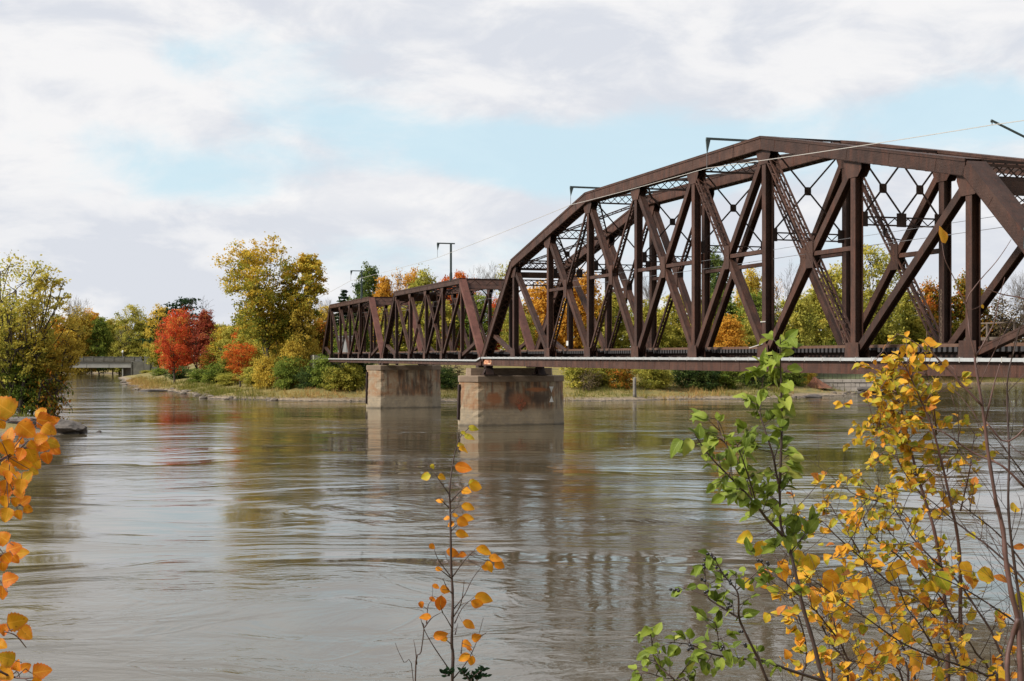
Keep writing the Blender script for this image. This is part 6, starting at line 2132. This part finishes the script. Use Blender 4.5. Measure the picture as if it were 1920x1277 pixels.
g = Shrub('green_shrub', 'tall green shrub with glossy leaves and black berries in front of the bridge', 'shrub', 3.4, 1600, 21)
main = g.stem([(1575, 1330), (1545, 1277), (1524, 1201), (1506, 1140), (1492, 1078), (1482, 1036), (1464, 985), (1462, 924), (1456, 890), (1450, 856), (1441, 827), (1430, 793), (1424, 772)], 0.0070, 0.0014, ground=True, jit=0.3)
g1 = g.stem([(1462, 915), (1465, 834), (1466, 788), (1465, 743), (1464, 700), (1463, 660), (1463, 632)], 0.0035, 0.0011, 0, -0.05, jit=0.2)
g2 = g.stem([(1476, 1012), (1441, 977), (1425, 956), (1396, 922), (1362, 888), (1330, 854), (1300, 811)], 0.0042, 0.0011, 0, -0.2, jit=0.3)
g3 = g.stem([(1410, 930), (1385, 870), (1362, 835), (1352, 815), (1344, 786)], 0.0022, 0.0009, 0, .1, jit=0.3)
g3b = g.stem([(1420, 950), (1402, 890), (1388, 850), (1378, 826)], 0.0022, 0.0009, 0, -.12, jit=0.3)
g3c = g.stem([(1425, 772), (1428, 740), (1432, 705), (1440, 690)], 0.0014, 0.0009, jit=0.3)
g4 = g.stem([(1470, 1340), (1439, 1277), (1422, 1236), (1401, 1194), (1386, 1159), (1385, 1129), (1381, 1107), (1357, 1078), (1334, 1036)], 0.0048, 0.0011, -.3, -.4, ground=True, jit=0.3)
g5 = g.stem([(1386, 1159), (1352, 1138), (1325, 1117), (1322, 1080), (1320, 1057)], 0.0026, 0.001, -.35, -.3, jit=0.3)
g5b = g.stem([(1325, 1117), (1296, 1106), (1271, 1099)], 0.0016, 0.0009, -.33, -.3, jit=0.3)
g5c = g.stem([(1381, 1107), (1400, 1090), (1420, 1072), (1432, 1058)], 0.0018, 0.0009, -.33, -.3, jit=0.3)
g6 = g.stem([(1545, 1277), (1482, 1257), (1427, 1238), (1385, 1235), (1334, 1226), (1296, 1209), (1250, 1204)], 0.0042, 0.001, -.05, -.3, jit=0.3)
g6b = g.stem([(1385, 1235), (1350, 1218), (1346, 1190), (1340, 1165)], 0.0016, 0.0009, -.2, -.3, jit=0.3)
g7 = g.stem([(1300, 1330), (1266, 1277), (1252, 1264), (1228, 1238), (1221, 1194), (1215, 1177)], 0.003, 0.001, -.3, -.3, ground=True, jit=0.3)
g7b = g.stem([(1266, 1277), (1290, 1245), (1300, 1225)], 0.0016, 0.0009, -.3, -.3)
g7c = g.stem([(1240, 1270), (1215, 1262), (1190, 1262)], 0.0014, 0.0009, -.3, -.3)
g8 = g.stem([(1482, 1036), (1510, 1000), (1525, 980)], 0.002, 0.0009, 0, 0.1)
g9 = g.stem([(1500, 1120), (1470, 1090), (1440, 1070), (1425, 1045)], 0.002, 0.0009, 0, 0.1)
up_ = lambda w, f: w[int(len(w) * f):]
dress(g, [up_(main, .45)], 0.016, 32, 'ovate', (0.45, 0.25), twiglen=(0.02, 0.085), per=(3, 5))
dress(g, [g1, up_(g1, .2)], 0.036, 35, 'ovate', (0.62, 0.22), twiglen=(0.01, 0.04), per=(2, 4))
dress(g, [up_(g2, .12), g3, g3b, g3c], 0.017, 31, 'ovate', (0.50, 0.25), twiglen=(0.01, 0.06), per=(2, 4))
dress(g, [g9, g8], 0.035, 34, 'ovate', (0.35, 0.2), per=(2, 4))
dress(g, [up_(g4, .55), g5, g5b, g5c], 0.021, 25, 'ovate', (0.40, 0.22), twiglen=(0.01, 0.05), per=(2, 3))
dress(g, [up_(g6, .2), g6b, up_(g7, .3), g7b, g7c], 0.020, 25, 'ovate', (0.42, 0.22), twiglen=(0.01, 0.05), per=(2, 3))
for (x, y, sz, an, tn) in [(1477, 660, 30, 350, .75), (1466, 634, 15, 260, .8), (1468, 655, 14, 110, .9), (1495, 690, 34, 340, .6), (1459, 700, 28, 120, .7), (1484, 688, 20, 330, .6), (1306, 805, 14, 190, .6), (1312, 800, 16, 290, .6), (1345, 780, 17, 260, .6), (1352, 783, 18, 310, .6)]:
    b_, d_ = g.leaf_at(x, y, sz, an, 'ovate', tn, face=1.0); q = g.near(b_, False); g.twig(q[0], b_, 0.001, 0.0008)
g.done(NL['green'], M['twig_dark'])
mbb = MB(); mbb.poly(*rock_verts(random.Random(1), (0, 0, 0), 0.0036, 0.0036, 0.0036, 2)); bme = mbb.mesh('berry', True); bme.materials.append(M['berry'])
for (x, y) in [(1325, 1038), (1331, 1042), (1322, 1046), (1340, 1050), (1359, 1078), (1372, 1090), (1318, 1088), (1324, 1110), (1272, 1107), (1262, 1105), (1365, 1138), (1370, 1134), (1390, 1186), (1297, 1210), (1293, 1214), (1300, 1213), (1355, 1216), (1424, 1048), (1438, 1055), (1398, 1208), (1345, 1068), (1321, 1062)]:
    for k in range(2):
        link('berry', bme, None, g.root, at(x + g.r.uniform(-4, 4), y + g.r.uniform(-4, 4), 3.05 + g.r.uniform(-.1, .1)) - g.o)

# ---- yellow shrub, its two purple-brown stems and the tangle at right
CA = lambda x, y: (1540 + x / 3.789, 940 + y / 3.789)      # notes taken from enlarged views of the photograph
CB = lambda x, y: (1540 + x / 3.989, 640 + y / 3.989)
y1 = Shrub('yellow_shrub', 'tall yellow-leaved shrub on two purple-brown stems at lower right', 'shrub', 4.2, 1790, 33)
a1 = y1.stem([(1778, 1300), CA(880, 760), CA(850, 470), CA(800, 200), CA(740, 0), CB(700, 930), CB(640, 680), CB(590, 480), CB(540, 330), CB(500, 260)], 0.0082, 0.0011, ground=True, jit=0.4)
a2 = y1.stem([(1806, 1300), CA(990, 870), CA(985, 430), CA(960, 200), CB(970, 1220), CB(900, 900), CB(820, 620), CB(740, 430), CB(650, 230), CB(600, 150)], 0.0078, 0.0011, ground=True, dy1=-.1, jit=0.4)
a3 = y1.stem([CB(860, 700), CB(845, 520), CB(830, 400), CB(800, 280), CB(770, 180)], 0.003, 0.0009)
a4 = y1.stem([CB(680, 830), CB(600, 700), CB(520, 640), CB(420, 660), CB(360, 650)], 0.0026, 0.0009, 0, -.15)
a5 = y1.stem([CB(730, 1010), CB(620, 960), CB(560, 880), CB(500, 820), CB(430, 850)], 0.0026, 0.0009, 0, .1)
a6 = y1.stem([CB(620, 560), CB(540, 520), CB(470, 520), CB(415, 480), CB(395, 415)], 0.002, 0.0008, 0, -.1)
a7 = y1.stem([CB(780, 1180), CB(690, 1080), CB(640, 1010), CB(570, 900)], 0.0026, 0.0009, 0, -.15)
a8 = y1.stem([CB(1040, 1270), CB(1075, 1120), CB(1110, 960), CB(1130, 800), CB(1150, 680)], 0.003, 0.0009, 0.1, .1)
a9 = y1.stem([CB(560, 380), CB(500, 340), CB(450, 230), CB(400, 130)], 0.0018, 0.0007)
a10 = y1.stem([CB(940, 980), CB(960, 900), CB(1000, 860), CB(1040, 800)], 0.002, 0.0008)
for ln in ([CB(560, 190), CB(500, 110), CB(455, 42)], [CB(600, 170), CB(575, 100), CB(560, 65)], [CB(690, 160), CB(640, 90), CB(600, 45)], [CB(690, 130), CB(700, 70), CB(712, 25)], [CB(770, 250), CB(785, 180)]):
    y1.stem(ln, 0.0016, 0.0006, reg=False)
dress(y1, [up_(a1, .55), up_(a2, .58), a3, a4, a6], 0.015, 18, 'broad', (0.40, 0.22), twiglen=(0.03, 0.15), per=(4, 6))
dress(y1, [up_(a1, .68), up_(a2, .72), a9], 0.024, 21, 'broad', (0.55, 0.20), twiglen=(0.02, 0.10), per=(3, 5))
dress(y1, [a5, a7, up_(a9, .2), a10, a8, a4], 0.022, 18, 'broad', (0.42, 0.24), twiglen=(0.02, 0.12), per=(3, 5))
dress(y1, [a1[int(len(a1) * .30):int(len(a1) * .55)], a2[int(len(a2) * .30):int(len(a2) * .58)]], 0.040, 21, 'broad', (0.42, 0.24), twiglen=(0.03, 0.16), per=(2, 5))
y1.done(NL['yellow'], M['twig'])

y2 = Shrub('orange_yellow_shrub', 'dense tangle of orange and yellow leaves filling the lower right corner', 'shrub', 3.9, 1700, 44)
lines = []
for ln, r0, dy in (([(1703, 1300), CA(560, 1100), CA(510, 920), CA(480, 760)], .0052, 0.1), ([(1870, 1300), CA(1180, 1240), CA(850, 1120), CA(600, 1020), CA(350, 850), CA(0, 600), (1500, 1075)], .0048, -.2),
                  ([(1830, 1300), CA(970, 1150), CA(880, 940), CA(720, 720), CA(500, 590), CA(270, 390), CA(100, 240), CA(0, 140), (1502, 970), (1482, 915)], .0046, .15),
                  ([(1640, 1300), CA(300, 1150), CA(190, 1120), CA(100, 900), CA(60, 730), CA(0, 640)], .004, 0), ([(1700, 1300), CA(380, 1090), CA(500, 990), CA(640, 900), CA(800, 800), CA(900, 700)], .004, .2),
                  ([(1760, 1300), CA(820, 1100), CA(700, 880), CA(610, 760), CA(560, 640), CA(480, 480)], .004, -.1), ([(1590, 1300), CA(160, 1060), CA(40, 880), CA(-60, 760), CA(-150, 700), CA(-250, 640)], .004, -.15),
                  ([(1600, 1300), CA(60, 1000), CA(-20, 820), CA(-90, 560), CA(-140, 420), CA(-180, 280)], .0042, .1), ([(1860, 1300), CA(1100, 1080), CA(980, 900), CA(860, 700), CA(720, 520), CA(600, 360), CA(520, 260), CA(430, 160)], .0042, .25),
                  ([(1880, 1300), CA(1240, 1000), CA(1100, 760), CA(960, 560), CA(800, 420), CA(650, 260), CA(560, 120), CA(480, 30), CB(220, 1130), CB(195, 1000)], .0042, .1),
                  ([(1720, 1300), CA(560, 1000), CA(420, 700), CA(300, 420), CA(200, 240), CA(120, 120), CA(60, 20), CB(20, 1180), CB(10, 1090)], .004, 0.3),
                  ([CA(640, 560), CA(560, 400), CA(420, 300), CA(300, 130), CB(420, 1200), CB(380, 1110)], .0028, .2), ([CA(780, 500), CA(700, 330), CA(620, 120), CB(560, 1230), CB(540, 1150)], .0026, .3),
                  ([(1500, 1320), (1512, 1240), (1505, 1180), (1480, 1110), (1465, 1060), (1440, 1030)], .004, .2), ([(1560, 1300), (1556, 1230), (1550, 1150), (1560, 1090)], .003, .1)):
    lines.append(y2.stem(ln, r0, 0.0009, dy, dy + y2.r.uniform(-.2, .2), ground=(ln[0][1] >= 1300), jit=0.8))
dress(y2, [up_(l, .45) for l in lines[8:13]], 0.018, 17, 'broad', (0.40, 0.24), twiglen=(0.03, 0.13), per=(3, 5))
dress(y2, [up_(l, .25) for l in lines[:8]] + [up_(lines[13], .35), lines[14]], 0.040, 23, 'broad', (0.58, 0.22), twiglen=(0.03, 0.16), per=(2, 4))
dress(y2, [up_(l, .12)[:len(l) // 2] for l in lines], 0.040, 20, 'broad', (0.54, 0.26), twiglen=(0.03, 0.18), per=(2, 4))
for (x, y, sz, an) in [(1675, 1075, 44, 100), (1690, 1068, 40, 20), (1768, 1090, 44, 60), (1610, 1108, 34, 120), (1598, 1112, 30, 70), (1623, 1095, 32, 100), (1812, 1068, 34, 60), (1850, 1080, 38, 20), (1700, 1190, 40, 60), (1745, 1105, 34, 90), (1725, 1240, 42, 30), (1870, 1265, 40, 30),
        (1500, 1050, 44, 20), (1520, 1060, 46, 80), (1560, 1085, 40, 30), (1580, 1080, 38, 60), (1505, 1080, 36, 100), (1470, 1075, 36, 60), (1432, 1098, 18, 40), (1427, 1030, 34, 100), (1395, 1010, 34, 170), (1555, 1105, 34, 110), (1530, 1130, 30, 90), (1910, 1130, 46, 90)]:
    b_, d_ = y2.leaf_at(x, y, sz, an, 'broad', min(1, max(0, y2.r.gauss(.58, .16))), dy=y2.r.uniform(-.3, .1), face=1.1)
    q = y2.near(b_, False); y2.twig(q[0], b_, 0.0011, 0.0008)
# curled dead leaves
for (x, y, sz, an) in [(1725, 1025, 28, 30), (1715, 1055, 30, 70), (1733, 1058, 32, 25), (1820, 1090, 34, 35), (1880, 1085, 36, 15), (1910, 1025, 28, 180)]:
    y2.leaf_at(x, y, sz, an, 'slim', 1.0, dy=-.2)
twiggy(y2, lines, 0.11, 0.20, 0.0010)
y2.done(NL['yellow'], M['twig_dark'])

# ---- bare reddish saplings at the right edge
CC_ = lambda x, y: (1660 + x / 6.385, 540 + y / 6.385)
b1 = Shrub('bare_sapling', 'taller bare sapling with a forked reddish stem at right, a single leaf on its tip', 'sapling', 3.3, 1912, 61)
t1 = b1.stem([(1914, 1310), CA(1410, 1100), CA(1400, 850), CA(1350, 650), CA(1310, 400), CA(1290, 200), CA(1240, 0), CB(1310, 1220), CB(1250, 850), CB(1220, 600), CB(1190, 400), CB(1150, 150), CC_(1085, 830)], 0.0085, 0.0026, ground=True, jit=0.2)
t2 = b1.stem([CC_(1085, 830), CC_(1010, 550), CC_(990, 350), CC_(960, 190), CC_(900, 70), (1788, 520), (1772, 487), (1766, 455)], 0.0022, 0.0006, jit=0.2)
t3 = b1.stem([CC_(1085, 815), CC_(1200, 620), CC_(1300, 420), CC_(1340, 250), CC_(1375, 80), (1884, 520)], 0.0020, 0.0006, jit=0.2)
t4 = b1.stem([CC_(965, 190), CC_(1000, 90), CC_(1050, 15), (1842, 520), (1866, 493), (1884, 468), (1896, 449)], 0.0018, 0.0006, jit=0.2)
t5 = b1.stem([CB(1225, 600), CB(1255, 480), CB(1290, 330), CB(1335, 170)], 0.0028, 0.001, jit=0.2)
t6 = b1.stem([CB(1200, 480), CB(1060, 330), CB(960, 220), CB(860, 120), CB(800, 30), (1738, 660), (1712, 640), (1682, 626)], 0.0028, 0.0008, jit=0.2)
t7 = b1.stem([CB(1130, 350), CB(1040, 330), CB(1000, 220), CB(960, 180)], 0.0018, 0.0007, jit=0.2)
t8 = b1.stem([(1960, 470), (1940, 575), (1920, 560), (1880, 552), (1846, 541)], 0.0022, 0.0012, jit=0.2)
t8b = b1.stem([(1893, 1330), (1889, 1240), (1898, 1195), (1909, 1160)], 0.0062, 0.0060, ground=True, jit=0.2)
t9 = b1.stem([CB(1520, 1090), CB(1350, 930), CB(1130, 830), CB(930, 690), CB(830, 650)], 0.0034, 0.0010, .1, .1)
t10 = b1.stem([(1960, 760), CB(1400, 750), CB(1230, 600)], 0.0020, 0.0022)
twiggy(b1, [t1[6:], t9], 0.16, 0.16, 0.0012)
twiggy(b1, [t3, t5, t6], 0.14, 0.06, 0.0008, 1)
b1.leaf_at(1765, 440, 36, 245, 'ovate', 0.75, face=1.4, tilt=0.0)
for (x, y, sz, an, tn) in [(1745, 643, 26, 20, .75), (1728, 671, 17, 60, .6), (1774, 682, 19, 20, .7), (1766, 693, 17, 100, .65), (1843, 575, 9, 40, .6), (1640, 680, 12, 60, .9)]:
    b_, d_ = b1.leaf_at(x, y, sz, an, 'broad', tn, face=1.0)
    q = b1.near(b_, False); b1.twig(q[0], b_, 0.0008, 0.0006)
b1.done(NL['yellow'], M['twig'])
b2 = Shrub('bare_sapling', 'thinner bare sapling at the right edge with a web of fine twigs', 'sapling', 3.6, 1925, 62)
u1 = b2.stem([(1930, 1310), (1922, 1200), (1905, 1080), CB(1400, 1277), CB(1405, 850), CB(1390, 450), CB(1400, 230), CB(1450, 40), (1912, 610)], 0.0058, 0.0010, ground=True, jit=0.3)
u2 = b2.stem([(1990, 1310), (1960, 1150), (1920, 1060), (1870, 1000), (1820, 960), (1760, 915)], 0.0045, 0.0009, ground=True, jit=0.6)
u3 = b2.stem([(1985, 1200), (1930, 1100), (1860, 1030), (1800, 985), (1740, 935), (1700, 915)], 0.0040, 0.0009, .2, .3, jit=0.6)
u4 = b2.stem([(1990, 1000), (1930, 905), (1890, 850), (1850, 800)], 0.003, 0.0008, jit=0.6)
u5 = b2.stem([(2000, 1290), (1930, 1190), (1850, 1130), (1780, 1090), (1700, 1060)], 0.0045, 0.001, .1, .1, ground=True)
u6 = b2.stem([(1980, 900), (1930, 860), (1900, 840), (1870, 800)], 0.0025, 0.0008)
twiggy(b2, [u1[8:], u2, u3, u4, u5, u6], 0.065, 0.19, 0.0011)
dress(b2, [up_(u1, .3)[:12], u2, u3], 0.16, 24, 'broad', (0.62, 0.2), twiglen=(0.03, 0.10), per=(1, 2))
b2.done(NL['yellow'], M['twig_dark'])
